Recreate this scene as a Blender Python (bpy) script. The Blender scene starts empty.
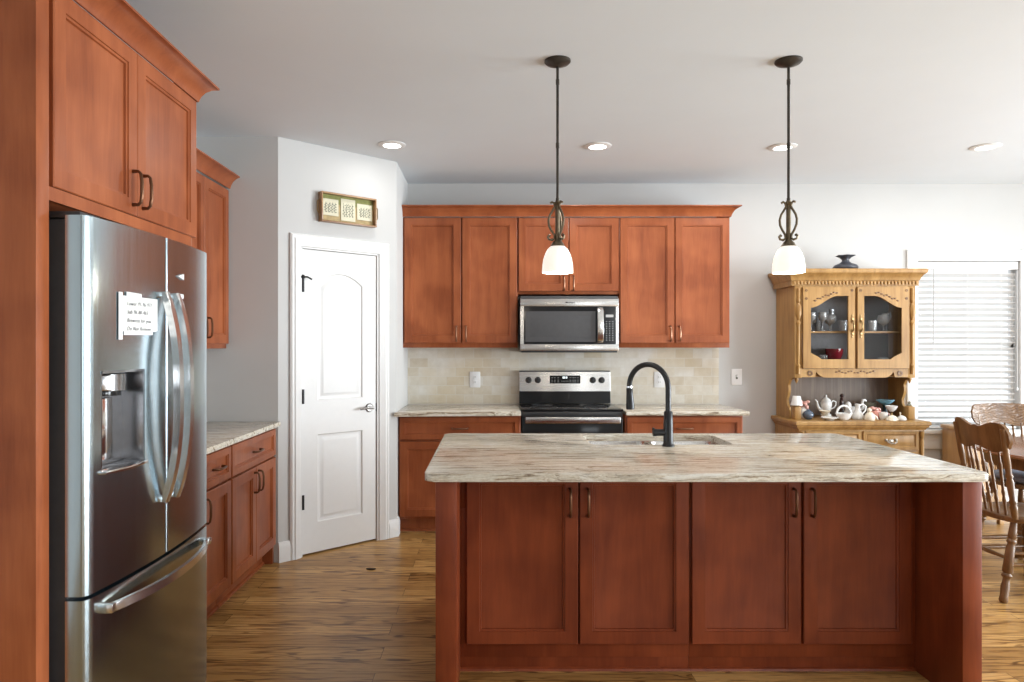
import bpy, bmesh, math, random
from mathutils import Vector, Matrix
random.seed(7)
S = bpy.context.scene
COL = S.collection
PI = math.pi

# ------------------------------------------------------------------ camera, world, light, exposure
cam_data = bpy.data.cameras.new('camera')
cam = bpy.data.objects.new('camera', cam_data)
COL.objects.link(cam)
cam.location = (0, 0, 1.405)
cam.rotation_euler = (PI / 2, 0, 0)
cam_data.sensor_width = 36
cam_data.lens = 24.01
cam_data.shift_x = 0.0195
cam_data.shift_y = 0.0034
cam_data.clip_start = 0.05
S.camera = cam

S.view_settings.view_transform = 'Standard'
S.view_settings.look = 'None'
S.view_settings.gamma = 1
S.view_settings.use_curve_mapping = False
S.view_settings.exposure = 0.38

w = bpy.data.worlds.new('daylight')
S.world = w
w.use_nodes = True
w.node_tree.nodes['Background'].inputs[0].default_value = (0.92, 0.96, 1.0, 1)
w.node_tree.nodes['Background'].inputs[1].default_value = 1.15


def area_light(name, loc, rot, sx, sy, power, color=(1, 1, 1), shape='RECTANGLE', spread=None):
    d = bpy.data.lights.new(name, 'AREA')
    d.shape = shape
    d.size = sx
    d.size_y = sy
    d.energy = power
    d.color = color
    if spread:
        d.spread = spread
    o = bpy.data.objects.new(name, d)
    COL.objects.link(o)
    o.location = loc
    o.rotation_euler = rot
    return o


CEIL = 2.743
BACK = 5.68
LEFT = -2.02
RIGHT = 7.0
REAR = -4.2
DAY = (0.885, 0.965, 1.015)
# daylight in the openings of the right wall and of the rear wall
RIGHT_WINDOWS = [(-2.9, -1.3), (-0.2, 1.8), (2.5, 4.4)]
REAR_WINDOWS = [(2.6, 4.2)]
for i, (a, b) in enumerate(RIGHT_WINDOWS):
    area_light('daylight_right', (RIGHT + 0.1, (a + b) / 2, 1.15), (0, PI / 2 + (0.2, 0.04, 0.0)[i], 0), 2.2, b - a, (40, 262, 112)[i], DAY, spread=math.radians((180, 180, 110)[i]))
for i, (a, b) in enumerate(REAR_WINDOWS):
    area_light('daylight_rear', ((a + b) / 2, REAR - 0.1, 1.3), (PI / 2, 0, 0), b - a, 2.0, 26, DAY)

# ------------------------------------------------------------------ materials
M = {}


def nodes_of(name):
    m = bpy.data.materials.new(name)
    m.use_nodes = True
    nt = m.node_tree
    return m, nt, nt.nodes['Principled BSDF'], nt.nodes['Material Output']


def N(nt, typ, **kw):
    n = nt.nodes.new(typ)
    for k, v in kw.items():
        if k.startswith('i_'):
            key = k[2:]
            n.inputs[int(key) if key.isdigit() else key.replace('_', ' ')].default_value = v
        else:
            setattr(n, k, v)
    return n


def L(nt, a, b):
    nt.links.new(a, b)


def ramp(nt, fac, stops):
    r = N(nt, 'ShaderNodeValToRGB')
    el = r.color_ramp.elements
    while len(el) < len(stops):
        el.new(0.5)
    for e, (p, c) in zip(el, stops):
        e.position = p
        e.color = (c[0], c[1], c[2], 1)
    L(nt, fac, r.inputs[0])
    return r.outputs[0]


def coords(nt, scale=(1, 1, 1), rnd=0.0):
    t = N(nt, 'ShaderNodeTexCoord')
    src = t.outputs['Object']
    if rnd:
        oi = N(nt, 'ShaderNodeObjectInfo')
        mu = N(nt, 'ShaderNodeMath', operation='MULTIPLY')
        mu.inputs[1].default_value = rnd
        L(nt, oi.outputs['Random'], mu.inputs[0])
        ad = N(nt, 'ShaderNodeVectorMath', operation='ADD')
        L(nt, src, ad.inputs[0])
        L(nt, mu.outputs[0], ad.inputs[1])
        src = ad.outputs[0]
    mp = N(nt, 'ShaderNodeMapping')
    mp.inputs['Scale'].default_value = scale
    L(nt, src, mp.inputs[0])
    return mp.outputs[0]


def noise(nt, vec, scale, detail=4, rough=0.55, dist=0.0):
    n = N(nt, 'ShaderNodeTexNoise')
    n.inputs['Scale'].default_value = scale
    n.inputs['Detail'].default_value = detail
    n.inputs['Roughness'].default_value = rough
    n.inputs['Distortion'].default_value = dist
    L(nt, vec, n.inputs['Vector'])
    return n.outputs[0]


def mixc(nt, fac, a, b, mode='MIX'):
    m = N(nt, 'ShaderNodeMix', data_type='RGBA', blend_type=mode)
    for sock, v in ((m.inputs[0], fac), (m.inputs[6], a), (m.inputs[7], b)):
        if isinstance(v, (int, float)):
            sock.default_value = v
        elif isinstance(v, tuple):
            sock.default_value = (v[0], v[1], v[2], 1)
        else:
            L(nt, v, sock)
    return m.outputs[2]


def bump(nt, bs, height, strength=0.2, dist=0.01):
    b = N(nt, 'ShaderNodeBump')
    b.inputs['Strength'].default_value = strength
    b.inputs['Distance'].default_value = dist
    L(nt, height, b.inputs['Height'])
    L(nt, b.outputs[0], bs.inputs['Normal'])


def plain(key, color, rough=0.5, metal=0.0, var=0.06, scale=30, coat=0.0, spec=0.5):
    m, nt, bs, out = nodes_of(key)
    v = coords(nt, (1, 1, 1), 5.0)
    n = noise(nt, v, scale, 3)
    lo = tuple(max(0, c * (1 - var)) for c in color)
    hi = tuple(min(1, c * (1 + var)) for c in color)
    L(nt, ramp(nt, n, [(0.3, lo), (0.7, hi)]), bs.inputs['Base Color'])
    bs.inputs['Roughness'].default_value = rough
    bs.inputs['Metallic'].default_value = metal
    bs.inputs['Coat Weight'].default_value = coat
    bs.inputs['Specular IOR Level'].default_value = spec
    M[key] = m
    return m


def wood(key, dark, mid, light, scale=(14, 14, 0.9), rough=0.35, coat=0.15, fine=0.35, blotch=0.5, spec=0.5):
    m, nt, bs, out = nodes_of(key)
    v = coords(nt, scale, 7.0)
    big = noise(nt, v, 1.6, 5, 0.55, 0.6)
    v2 = coords(nt, tuple(s * 6 for s in scale[:2]) + (scale[2] * 3,), 7.0)
    fn = noise(nt, v2, 2.0, 3, 0.6)
    v3 = coords(nt, (2.0, 2.0, 2.0), 7.0)
    bl = noise(nt, v3, 2.0, 2, 0.5)
    c = ramp(nt, big, [(0.36, dark), (0.5, mid), (0.64, light)])
    c = mixc(nt, fine, c, ramp(nt, fn, [(0.3, dark), (0.7, light)]))
    c = mixc(nt, blotch * 0.5, c, ramp(nt, bl, [(0.40, dark), (0.60, light)]))
    L(nt, c, bs.inputs['Base Color'])
    bs.inputs['Roughness'].default_value = rough
    bs.inputs['Coat Weight'].default_value = coat
    bs.inputs['Coat Roughness'].default_value = 0.25
    bs.inputs['Specular IOR Level'].default_value = spec
    bump(nt, bs, fn, 0.05, 0.002)
    M[key] = m
    return m


wood('cherry', (0.215, 0.053, 0.018), (0.31, 0.084, 0.030), (0.39, 0.117, 0.043), scale=(9, 9, 1.2), coat=0.03, spec=0.3, blotch=0.8)
wood('oak', (0.25, 0.125, 0.034), (0.375, 0.205, 0.063), (0.47, 0.275, 0.095), scale=(16, 16, 1.0), rough=0.4, coat=0.05, spec=0.35)
wood('oak_board', (0.10, 0.066, 0.045), (0.17, 0.118, 0.085), (0.25, 0.185, 0.14), scale=(24, 24, 0.6), rough=0.5)
wood('chair_wood', (0.085, 0.036, 0.012), (0.15, 0.070, 0.024), (0.23, 0.118, 0.044), rough=0.34, coat=0.1, spec=0.4)
wood('table_wood', (0.16, 0.062, 0.028), (0.22, 0.09, 0.04), (0.30, 0.13, 0.06), scale=(0.9, 14, 14), rough=0.22, coat=0.5)
wood('tray_wood', (0.20, 0.09, 0.035), (0.33, 0.17, 0.07), (0.46, 0.27, 0.12), scale=(1.5, 20, 20))
wood('tan_wood', (0.36, 0.20, 0.085), (0.46, 0.27, 0.12), (0.54, 0.34, 0.16))
wood('cherry_shaded', (0.140, 0.026, 0.0095), (0.200, 0.040, 0.0135), (0.26, 0.057, 0.0195), scale=(9, 9, 1.2), coat=0.03, spec=0.3, blotch=0.8)  # copy of cherry, darkened and reddened: the island's shade put into its colour
plain('wall_paint', (0.56, 0.56, 0.553), 0.85, var=0.015, scale=3)
plain('ceiling_paint', (0.70, 0.745, 0.785), 0.9, var=0.01, scale=3)
plain('white_paint', (0.76, 0.76, 0.755), 0.45, var=0.01)
plain('white_plastic', (0.80, 0.80, 0.80), 0.4, var=0.01)
plain('dark_gap', (0.02, 0.018, 0.018), 0.7)
plain('black_gloss', (0.010, 0.010, 0.011), 0.10, spec=0.3)
plain('black_plastic', (0.03, 0.03, 0.032), 0.35)
plain('grey_case', (0.06, 0.06, 0.064), 0.45)
plain('bronze_pull', (0.16, 0.075, 0.04), 0.32, metal=0.8)
plain('pull_bright', (0.30, 0.16, 0.10), 0.3, metal=0.85)
plain('iron', (0.055, 0.048, 0.04), 0.42, metal=0.6, var=0.3)
plain('old_bronze', (0.16, 0.125, 0.08), 0.4, metal=0.7, var=0.35)
plain('matte_black', (0.022, 0.022, 0.024), 0.32, metal=0.4)
plain('chrome', (0.80, 0.80, 0.82), 0.12, metal=1.0)
plain('satin_steel', (0.82, 0.83, 0.83), 0.22, metal=1.0)
plain('dark_chrome', (0.35, 0.35, 0.36), 0.22, metal=1.0)
plain('nickel', (0.24, 0.23, 0.22), 0.3, metal=1.0)
plain('antique_brass', (0.30, 0.20, 0.09), 0.35, metal=0.85)
plain('pewter', (0.45, 0.42, 0.37), 0.35, metal=0.9)
plain('paper', (0.82, 0.82, 0.80), 0.8, var=0.02)
plain('card_cream', (0.62, 0.59, 0.45), 0.8, var=0.03)
plain('ink', (0.05, 0.05, 0.06), 0.7)
plain('ink_soft', (0.13, 0.15, 0.12), 0.8)
plain('olive_felt', (0.22, 0.23, 0.08), 0.9, var=0.2)
plain('straw_mat', (0.40, 0.30, 0.15), 0.8, var=0.2)
plain('porcelain', (0.82, 0.82, 0.80), 0.15, coat=0.5, var=0.03)
plain('cream_china', (0.80, 0.72, 0.58), 0.25, coat=0.3, var=0.05)
plain('pink_china', (0.60, 0.27, 0.22), 0.3, coat=0.3, var=0.35, scale=60)
plain('rose_china', (0.70, 0.38, 0.33), 0.3, coat=0.3, var=0.3, scale=60)
plain('slate_blue', (0.07, 0.10, 0.145), 0.2, coat=0.5, var=0.3)
plain('blue_glass', (0.16, 0.36, 0.46), 0.1, coat=0.6, var=0.2)
plain('teal_dark', (0.02, 0.06, 0.08), 0.15, coat=0.5, var=0.3)
plain('brown_glaze', (0.05, 0.02, 0.018), 0.25, coat=0.3)
plain('pottery_dark', (0.055, 0.06, 0.075), 0.4, var=0.2)
plain('grey_green', (0.22, 0.22, 0.17), 0.4, var=0.3)
plain('ruby', (0.22, 0.015, 0.025), 0.15, coat=0.5)
plain('cushion_blue', (0.19, 0.22, 0.29), 0.95, var=0.25, scale=80)
plain('hutch_back', (0.20, 0.195, 0.20), 0.6, var=0.1)
plain('shoe_dark', (0.10, 0.03, 0.015), 0.5)
plain('leaf_scrap', (0.05, 0.025, 0.012), 0.7)
plain('key_grey', (0.45, 0.45, 0.45), 0.5)


def steel(key, base, rough, axis_scale):
    m, nt, bs, out = nodes_of(key)
    v = coords(nt, axis_scale, 3.0)
    n = noise(nt, v, 3.0, 3)
    lo = tuple(c * 0.94 for c in base)
    L(nt, ramp(nt, n, [(0.3, lo), (0.7, base)]), bs.inputs['Base Color'])
    bs.inputs['Metallic'].default_value = 1
    rr = ramp(nt, n, [(0.2, (rough * 0.85,) * 3), (0.8, (rough * 1.15,) * 3)])
    L(nt, rr, bs.inputs['Roughness'])
    bump(nt, bs, n, 0.006, 0.0005)
    M[key] = m
    return m


steel('fridge_steel', (0.44, 0.525, 0.57), 0.19, (60, 60, 0.6))
steel('brushed_steel', (0.66, 0.655, 0.65), 0.26, (0.8, 60, 60))
steel('sink_steel', (0.62, 0.61, 0.60), 0.22, (4, 4, 4))


def granite():
    m, nt, bs, out = nodes_of('granite')
    v = coords(nt, (1.0, 13.0, 13.0), 0)
    warp = noise(nt, coords(nt, (1.3, 2.0, 2.0)), 1.2, 4)
    ad = N(nt, 'ShaderNodeVectorMath', operation='SCALE')
    L(nt, warp, ad.inputs[0])
    ad.inputs['Scale'].default_value = 1.3
    ad2 = N(nt, 'ShaderNodeVectorMath', operation='ADD')
    L(nt, v, ad2.inputs[0])
    L(nt, ad.outputs[0], ad2.inputs[1])
    n1 = noise(nt, ad2.outputs[0], 2.6, 9, 0.68, 0.6)
    n2 = noise(nt, ad2.outputs[0], 7.0, 7, 0.66, 0.5)
    n3 = noise(nt, coords(nt, (1, 1, 1)), 90, 3)
    c1 = ramp(nt, n1, [(0.38, (0.17, 0.115, 0.07)), (0.43, (0.40, 0.31, 0.215)), (0.465, (0.64, 0.57, 0.46)), (0.50, (0.74, 0.69, 0.60)),
                       (0.54, (0.55, 0.46, 0.345)), (0.575, (0.72, 0.665, 0.575)), (0.64, (0.78, 0.745, 0.68))])
    c2 = ramp(nt, n2, [(0.36, (0.30, 0.235, 0.17)), (0.44, (0.78, 0.73, 0.66)), (0.56, (1.0, 0.98, 0.94))])
    c = mixc(nt, 0.75, c1, c2, 'MULTIPLY')
    c = mixc(nt, 1.0, c, (1.08, 1.14, 1.20), 'MULTIPLY')
    c = mixc(nt, 0.12, c, ramp(nt, n3, [(0.35, (0.25, 0.2, 0.16)), (0.6, (0.8, 0.77, 0.72))]))
    L(nt, c, bs.inputs['Base Color'])
    bs.inputs['Roughness'].default_value = 0.14
    bs.inputs['Specular IOR Level'].default_value = 0.28
    M['granite'] = m


granite()


def floor_mat():
    m, nt, bs, out = nodes_of('oak_floor')
    t = N(nt, 'ShaderNodeTexCoord')
    br = N(nt, 'ShaderNodeTexBrick')
    br.offset = 0.37
    br.inputs['Scale'].default_value = 1
    br.inputs['Brick Width'].default_value = 1.35
    br.inputs['Row Height'].default_value = 0.127
    br.inputs['Mortar Size'].default_value = 0.0012
    br.inputs['Mortar Smooth'].default_value = 0.2
    br.inputs['Color1'].default_value = (0, 0, 0, 1)
    br.inputs['Color2'].default_value = (1, 1, 1, 1)
    br.inputs['Mortar'].default_value = (0.5, 0.5, 0.5, 1)
    L(nt, t.outputs['Object'], br.inputs['Vector'])
    # grain shifted plank by plank
    sh = N(nt, 'ShaderNodeVectorMath', operation='SCALE')
    L(nt, br.outputs['Color'], sh.inputs[0])
    sh.inputs['Scale'].default_value = 9.0
    ad = N(nt, 'ShaderNodeVectorMath', operation='ADD')
    L(nt, t.outputs['Object'], ad.inputs[0])
    L(nt, sh.outputs[0], ad.inputs[1])
    mp = N(nt, 'ShaderNodeMapping')
    mp.inputs['Scale'].default_value = (1.0, 9.0, 1)
    L(nt, ad.outputs[0], mp.inputs[0])
    g = noise(nt, mp.outputs[0], 1.5, 2, 0.5, 0.4)
    # cathedral rings
    wv = N(nt, 'ShaderNodeMath', operation='MULTIPLY')
    L(nt, g, wv.inputs[0])
    wv.inputs[1].default_value = 50
    sn = N(nt, 'ShaderNodeMath', operation='SINE')
    L(nt, wv.outputs[0], sn.inputs[0])
    mp2 = N(nt, 'ShaderNodeMapping')
    mp2.inputs['Scale'].default_value = (4, 70, 1)
    L(nt, ad.outputs[0], mp2.inputs[0])
    pores = noise(nt, mp2.outputs[0], 1.0, 4, 0.65)
    base = ramp(nt, br.outputs['Color'], [(0.0, (0.36, 0.195, 0.062)), (0.5, (0.51, 0.295, 0.102)), (1.0, (0.64, 0.39, 0.148))])
    ring = ramp(nt, sn.outputs[0], [(0.0, (1.0, 1.0, 1.0)), (0.45, (0.9, 0.88, 0.84)), (0.9, (0.33, 0.25, 0.18))])
    ring_mask = ramp(nt, noise(nt, mp.outputs[0], 0.8, 2), [(0.40, (0.15, 0.15, 0.15)), (0.58, (1, 1, 1))])
    c = mixc(nt, ring_mask, base, mixc(nt, 1.0, base, ring, 'MULTIPLY'))
    c = mixc(nt, 0.9, c, ramp(nt, pores, [(0.38, (0.52, 0.44, 0.36)), (0.50, (1.0, 1.0, 1.0))]), 'MULTIPLY')
    c = mixc(nt, br.outputs['Fac'], c, (0.05, 0.028, 0.012))
    L(nt, c, bs.inputs['Base Color'])
    bs.inputs['Roughness'].default_value = 0.30
    bs.inputs['Specular IOR Level'].default_value = 0.22
    bump(nt, bs, pores, 0.06, 0.002)
    M['oak_floor'] = m


floor_mat()


def tile_mat():
    m, nt, bs, out = nodes_of('travertine_tile')
    t = N(nt, 'ShaderNodeTexCoord')
    sep = N(nt, 'ShaderNodeSeparateXYZ')
    L(nt, t.outputs['Object'], sep.inputs[0])
    cb = N(nt, 'ShaderNodeCombineXYZ')
    L(nt, sep.outputs['X'], cb.inputs['X'])
    L(nt, sep.outputs['Z'], cb.inputs['Y'])
    br = N(nt, 'ShaderNodeTexBrick')
    br.inputs['Scale'].default_value = 1
    br.inputs['Brick Width'].default_value = 0.152
    br.inputs['Row Height'].default_value = 0.076
    br.inputs['Mortar Size'].default_value = 0.0022
    br.inputs['Color1'].default_value = (0, 0, 0, 1)
    br.inputs['Color2'].default_value = (1, 1, 1, 1)
    L(nt, cb.outputs[0], br.inputs['Vector'])
    base = ramp(nt, br.outputs['Color'], [(0.0, (0.56, 0.48, 0.36)), (0.3, (0.64, 0.59, 0.49)), (0.65, (0.68, 0.65, 0.58)), (1.0, (0.73, 0.71, 0.66))])
    n = noise(nt, coords(nt, (1, 1, 1)), 16, 6, 0.65)
    c = mixc(nt, 0.30, base, ramp(nt, n, [(0.35, (0.52, 0.45, 0.35)), (0.65, (0.76, 0.73, 0.67))]))
    warm = noise(nt, coords(nt, (1, 1, 1)), 2.0, 2)
    c = mixc(nt, ramp(nt, warm, [(0.48, (0, 0, 0)), (0.62, (0.45, 0.45, 0.45))]), c, (0.60, 0.48, 0.29))
    c = mixc(nt, br.outputs['Fac'], c, (0.66, 0.63, 0.57))
    L(nt, c, bs.inputs['Base Color'])
    bs.inputs['Roughness'].default_value = 0.45
    inv = N(nt, 'ShaderNodeMath', operation='SUBTRACT')
    inv.inputs[0].default_value = 1
    L(nt, br.outputs['Fac'], inv.inputs[1])
    bump(nt, bs, inv.outputs[0], 0.3, 0.003)
    M['travertine_tile'] = m


tile_mat()


def emit(key, color, strength):
    m = bpy.data.materials.new(key)
    m.use_nodes = True
    nt = m.node_tree
    nt.nodes.remove(nt.nodes['Principled BSDF'])
    e = N(nt, 'ShaderNodeEmission')
    e.inputs[0].default_value = (*color, 1)
    e.inputs[1].default_value = strength
    L(nt, e.outputs[0], nt.nodes['Material Output'].inputs[0])
    M[key] = m


emit('lamp_lens', (1.0, 0.97, 0.92), 4.0)
emit('bulb_glow', (1.0, 0.9, 0.75), 12.0)
emit('digit_glow', (0.85, 0.95, 1.0), 1.6)


def shade_glass():
    m, nt, bs, out = nodes_of('shade_glass')
    bs.inputs['Base Color'].default_value = (0.85, 0.82, 0.76, 1)
    bs.inputs['Roughness'].default_value = 0.3
    lw = N(nt, 'ShaderNodeLayerWeight')
    lw.inputs[0].default_value = 0.4
    n = noise(nt, coords(nt, (1, 1, 1)), 12, 2)
    L(nt, ramp(nt, n, [(0.2, (1.0, 0.93, 0.82)), (0.8, (1.0, 0.95, 0.87))]), bs.inputs['Emission Color'])
    bs.inputs['Emission Strength'].default_value = 0.5
    M['shade_glass'] = m


shade_glass()


def thin_glass(key, refl, tint=(1, 1, 1)):
    m = bpy.data.materials.new(key)
    m.use_nodes = True
    nt = m.node_tree
    nt.nodes.remove(nt.nodes['Principled BSDF'])
    tr = N(nt, 'ShaderNodeBsdfTransparent')
    tr.inputs[0].default_value = (*tint, 1)
    gl = N(nt, 'ShaderNodeBsdfGlossy')
    gl.inputs['Roughness'].default_value = 0.03
    lw = N(nt, 'ShaderNodeLayerWeight')
    lw.inputs[0].default_value = refl
    mx = N(nt, 'ShaderNodeMixShader')
    L(nt, lw.outputs['Fresnel'], mx.inputs[0])
    L(nt, tr.outputs[0], mx.inputs[1])
    L(nt, gl.outputs[0], mx.inputs[2])
    L(nt, mx.outputs[0], nt.nodes['Material Output'].inputs[0])
    M[key] = m


thin_glass('pane_glass', 0.12)
thin_glass('stemware', 0.45, (0.97, 0.98, 0.99))
_nt = M['stemware'].node_tree
_df = N(_nt, 'ShaderNodeBsdfDiffuse')
_df.inputs[0].default_value = (0.9, 0.92, 0.93, 1)
_mx = N(_nt, 'ShaderNodeMixShader')
_mx.inputs[0].default_value = 0.22
L(_nt, _nt.nodes['Material Output'].inputs[0].links[0].from_socket, _mx.inputs[1])
L(_nt, _df.outputs[0], _mx.inputs[2])
L(_nt, _mx.outputs[0], _nt.nodes['Material Output'].inputs[0])


def slat_mat():
    m, nt, bs, out = nodes_of('blind_slat')
    bs.inputs['Base Color'].default_value = (0.72, 0.72, 0.715, 1)
    bs.inputs['Roughness'].default_value = 0.5
    tl = N(nt, 'ShaderNodeBsdfTranslucent')
    tl.inputs[0].default_value = (0.85, 0.85, 0.84, 1)
    mx = N(nt, 'ShaderNodeMixShader')
    mx.inputs[0].default_value = 0.12
    L(nt, bs.outputs[0], mx.inputs[1])
    L(nt, tl.outputs[0], mx.inputs[2])
    L(nt, mx.outputs[0], out.inputs[0])
    M['blind_slat'] = m


slat_mat()


def carved(key, src):
    m = M[src].copy()
    m.name = key
    nt = m.node_tree
    bs = nt.nodes['Principled BSDF']
    v = coords(nt, (1, 1, 1))
    vo = N(nt, 'ShaderNodeTexWave')
    vo.wave_type = 'RINGS'
    vo.inputs['Scale'].default_value = 14
    vo.inputs['Distortion'].default_value = 9
    vo.inputs['Detail'].default_value = 2
    L(nt, v, vo.inputs['Vector'])
    bump(nt, bs, vo.outputs[1], 0.5, 0.006)
    M[key] = m


carved('chair_carved', 'chair_wood')

# ------------------------------------------------------------------ mesh helpers


class MB:
    def __init__(s):
        s.bm = bmesh.new()

    def box(s, x0, x1, y0, y1, z0, z1, bev=0.0, seg=2):
        r = bmesh.ops.create_cube(s.bm, size=1)
        vs = r['verts']
        for v in vs:
            v.co = Vector(((x0 + x1) / 2 + v.co.x * (x1 - x0), (y0 + y1) / 2 + v.co.y * (y1 - y0), (z0 + z1) / 2 + v.co.z * (z1 - z0)))
        if bev:
            es = list({e for v in vs for e in v.link_edges})
            bmesh.ops.bevel(s.bm, geom=es, offset=bev, segments=seg, profile=0.5, affect='EDGES')
        return s

    def tube(s, pts, r, n=10, cap=True, flat=1.0, closed=False):
        pts = [Vector(p) for p in pts]
        k = len(pts)
        rs = r if isinstance(r, (list, tuple)) else [r] * k
        tang = []
        for i in range(k):
            a = pts[(i - 1) % k] if (closed or i > 0) else pts[i]
            b = pts[(i + 1) % k] if (closed or i < k - 1) else pts[i]
            t = b - a
            tang.append(t.normalized() if t.length > 1e-9 else Vector((0, 0, 1)))
        up = Vector((0, 0, 1)) if abs(tang[0].z) < 0.9 else Vector((1, 0, 0))
        nrm = (up - tang[0] * up.dot(tang[0])).normalized()
        rings = []
        for i in range(k):
            nrm = nrm - tang[i] * nrm.dot(tang[i])
            if nrm.length < 1e-6:
                nrm = tang[i].orthogonal()
            nrm.normalize()
            bi = tang[i].cross(nrm)
            rings.append([s.bm.verts.new(pts[i] + (nrm * math.cos(2 * PI * j / n) * flat + bi * math.sin(2 * PI * j / n)) * rs[i]) for j in range(n)])
        m = k if closed else k - 1
        for i in range(m):
            a, b = rings[i], rings[(i + 1) % k]
            for j in range(n):
                s.bm.faces.new((a[j], a[(j + 1) % n], b[(j + 1) % n], b[j]))
        if cap and not closed:
            s.bm.faces.new(list(reversed(rings[0])))
            s.bm.faces.new(rings[-1])
        return s

    def lathe(s, prof, c=(0, 0, 0), n=24, axis='z', sx=1.0, sy=1.0, fn=None):
        c = Vector(c)
        rings = []
        for (r, z) in prof:
            if r < 1e-6:
                p = Vector((0, 0, z))
                rings.append([p])
            else:
                ring = []
                for j in range(n):
                    a = 2 * PI * j / n
                    rr = r * (fn(a, z) if fn else 1)
                    ring.append(Vector((rr * math.cos(a) * sx, rr * math.sin(a) * sy, z)))
                rings.append(ring)

        def tf(p):
            if axis == 'y':
                p = Vector((p.x, -p.z, p.y))
            elif axis == 'x':
                p = Vector((p.z, p.x, p.y))
            return p + c
        vr = [[s.bm.verts.new(tf(p)) for p in ring] for ring in rings]
        for a, b in zip(vr[:-1], vr[1:]):
            if len(a) == 1 and len(b) == 1:
                continue
            if len(a) == 1:
                for j in range(n):
                    s.bm.faces.new((a[0], b[j], b[(j + 1) % n]))
            elif len(b) == 1:
                for j in range(n):
                    s.bm.faces.new((a[j], b[0], a[(j + 1) % n]))
            else:
                for j in range(n):
                    s.bm.faces.new((a[j], a[(j + 1) % n], b[(j + 1) % n], b[j]))
        return s

    def prism(s, poly, plane, a, b, bev=0.0):
        """polygon in 'xy', 'xz' or 'yz' swept from a to b along the third axis"""
        def P(u, v, t):
            return {'xy': (u, v, t), 'xz': (u, t, v), 'yz': (t, u, v)}[plane]
        va = [s.bm.verts.new(P(u, v, a)) for u, v in poly]
        vb = [s.bm.verts.new(P(u, v, b)) for u, v in poly]
        k = len(poly)
        f1 = s.bm.faces.new(va)
        f2 = s.bm.faces.new(list(reversed(vb)))
        for i in range(k):
            s.bm.faces.new((va[i], vb[i], vb[(i + 1) % k], va[(i + 1) % k]))
        if bev:
            es = list(f1.edges) + list(f2.edges)
            bmesh.ops.bevel(s.bm, geom=es, offset=bev, segments=2, profile=0.5, affect='EDGES')
        return s

    def loops(s, outlines, cap0=True, cap1=True):
        """bridge a list of 3-D closed outlines with equal counts"""
        vr = [[s.bm.verts.new(p) for p in o] for o in outlines]
        n = len(vr[0])
        for a, b in zip(vr[:-1], vr[1:]):
            for j in range(n):
                s.bm.faces.new((a[j], a[(j + 1) % n], b[(j + 1) % n], b[j]))
        if cap0:
            s.bm.faces.new(list(reversed(vr[0])))
        if cap1:
            s.bm.faces.new(vr[-1])
        return s

    def panel(s, u0, u1, z0, z1, prof, y=0.0):
        """framed front: prof = [(inset, depth)], outer back to inner field; front faces -y"""
        o = []
        for ins, d in prof:
            o.append([(u0 + ins, y + d, z0 + ins), (u1 - ins, y + d, z0 + ins), (u1 - ins, y + d, z1 - ins), (u0 + ins, y + d, z1 - ins)])
        return s.loops(o)

    def sweep(s, prof, path, closed=False):
        """prof [(out, z)] along an XY path, out = right-hand side of travel; mitred"""
        path = [Vector((p[0], p[1])) for p in path]
        k = len(path)
        rings = []
        for i in range(k):
            d0 = (path[i] - path[i - 1]).normalized() if i > 0 else None
            d1 = (path[i + 1] - path[i]).normalized() if i < k - 1 else None
            if d0 is None:
                d0 = d1
            if d1 is None:
                d1 = d0
            n0 = Vector((d0.y, -d0.x))
            n1 = Vector((d1.y, -d1.x))
            m = (n0 + n1).normalized()
            sc = 1 / max(0.2, m.dot(n0))
            rings.append([s.bm.verts.new((path[i].x + m.x * sc * o, path[i].y + m.y * sc * o, z)) for o, z in prof])
        n = len(prof)
        for a, b in zip(rings[:-1], rings[1:]):
            for j in range(n):
                s.bm.faces.new((a[j], a[(j + 1) % n], b[(j + 1) % n], b[j]))
        s.bm.faces.new(list(reversed(rings[0])))
        s.bm.faces.new(rings[-1])
        return s

    def sphere(s, c, r, sc=(1, 1, 1), seg=16):
        m = Matrix.Translation(c) @ Matrix.Diagonal((sc[0], sc[1], sc[2], 1))
        bmesh.ops.create_uvsphere(s.bm, u_segments=seg, v_segments=max(6, seg // 2), radius=r, matrix=m)
        return s

    def turned(s, p0, p1, prof, n=12):
        p0, p1 = Vector(p0), Vector(p1)
        return s.tube([p0.lerp(p1, t) for t, r in prof], [r for t, r in prof], n)

    def obj(s, name, mat, parent=None, smooth=40, label=None):
        bmesh.ops.recalc_face_normals(s.bm, faces=s.bm.faces[:])
        me = bpy.data.meshes.new(name)
        s.bm.to_mesh(me)
        s.bm.free()
        if smooth:
            for p in me.polygons:
                p.use_smooth = True
            me.set_sharp_from_angle(angle=math.radians(smooth))
        me.materials.append(M[mat])
        o = bpy.data.objects.new(name, me)
        COL.objects.link(o)
        if parent is not None:
            o.parent = parent
        if label:
            o['label'] = label
        return o


def tag(o, label, cat, group=None, kind=None):
    o['label'] = label
    o['category'] = cat
    if group:
        o['group'] = group
    if kind:
        o['kind'] = kind
    return o


def thing(name, label, cat, loc=(0, 0, 0), rz=0.0, group=None):
    o = bpy.data.objects.new(name, None)
    o.empty_display_size = 0.1
    COL.objects.link(o)
    o.location = loc
    o.rotation_euler = (0, 0, rz)
    return tag(o, label, cat, group)


def struct(name, mb, mat, loc=(0, 0, 0), rz=0.0, smooth=40, label=None):
    o = mb.obj(name, mat, None, smooth)
    o.location = loc
    o.rotation_euler = (0, 0, rz)
    o['kind'] = 'structure'
    if label:
        o['label'] = label
    return o


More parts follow.
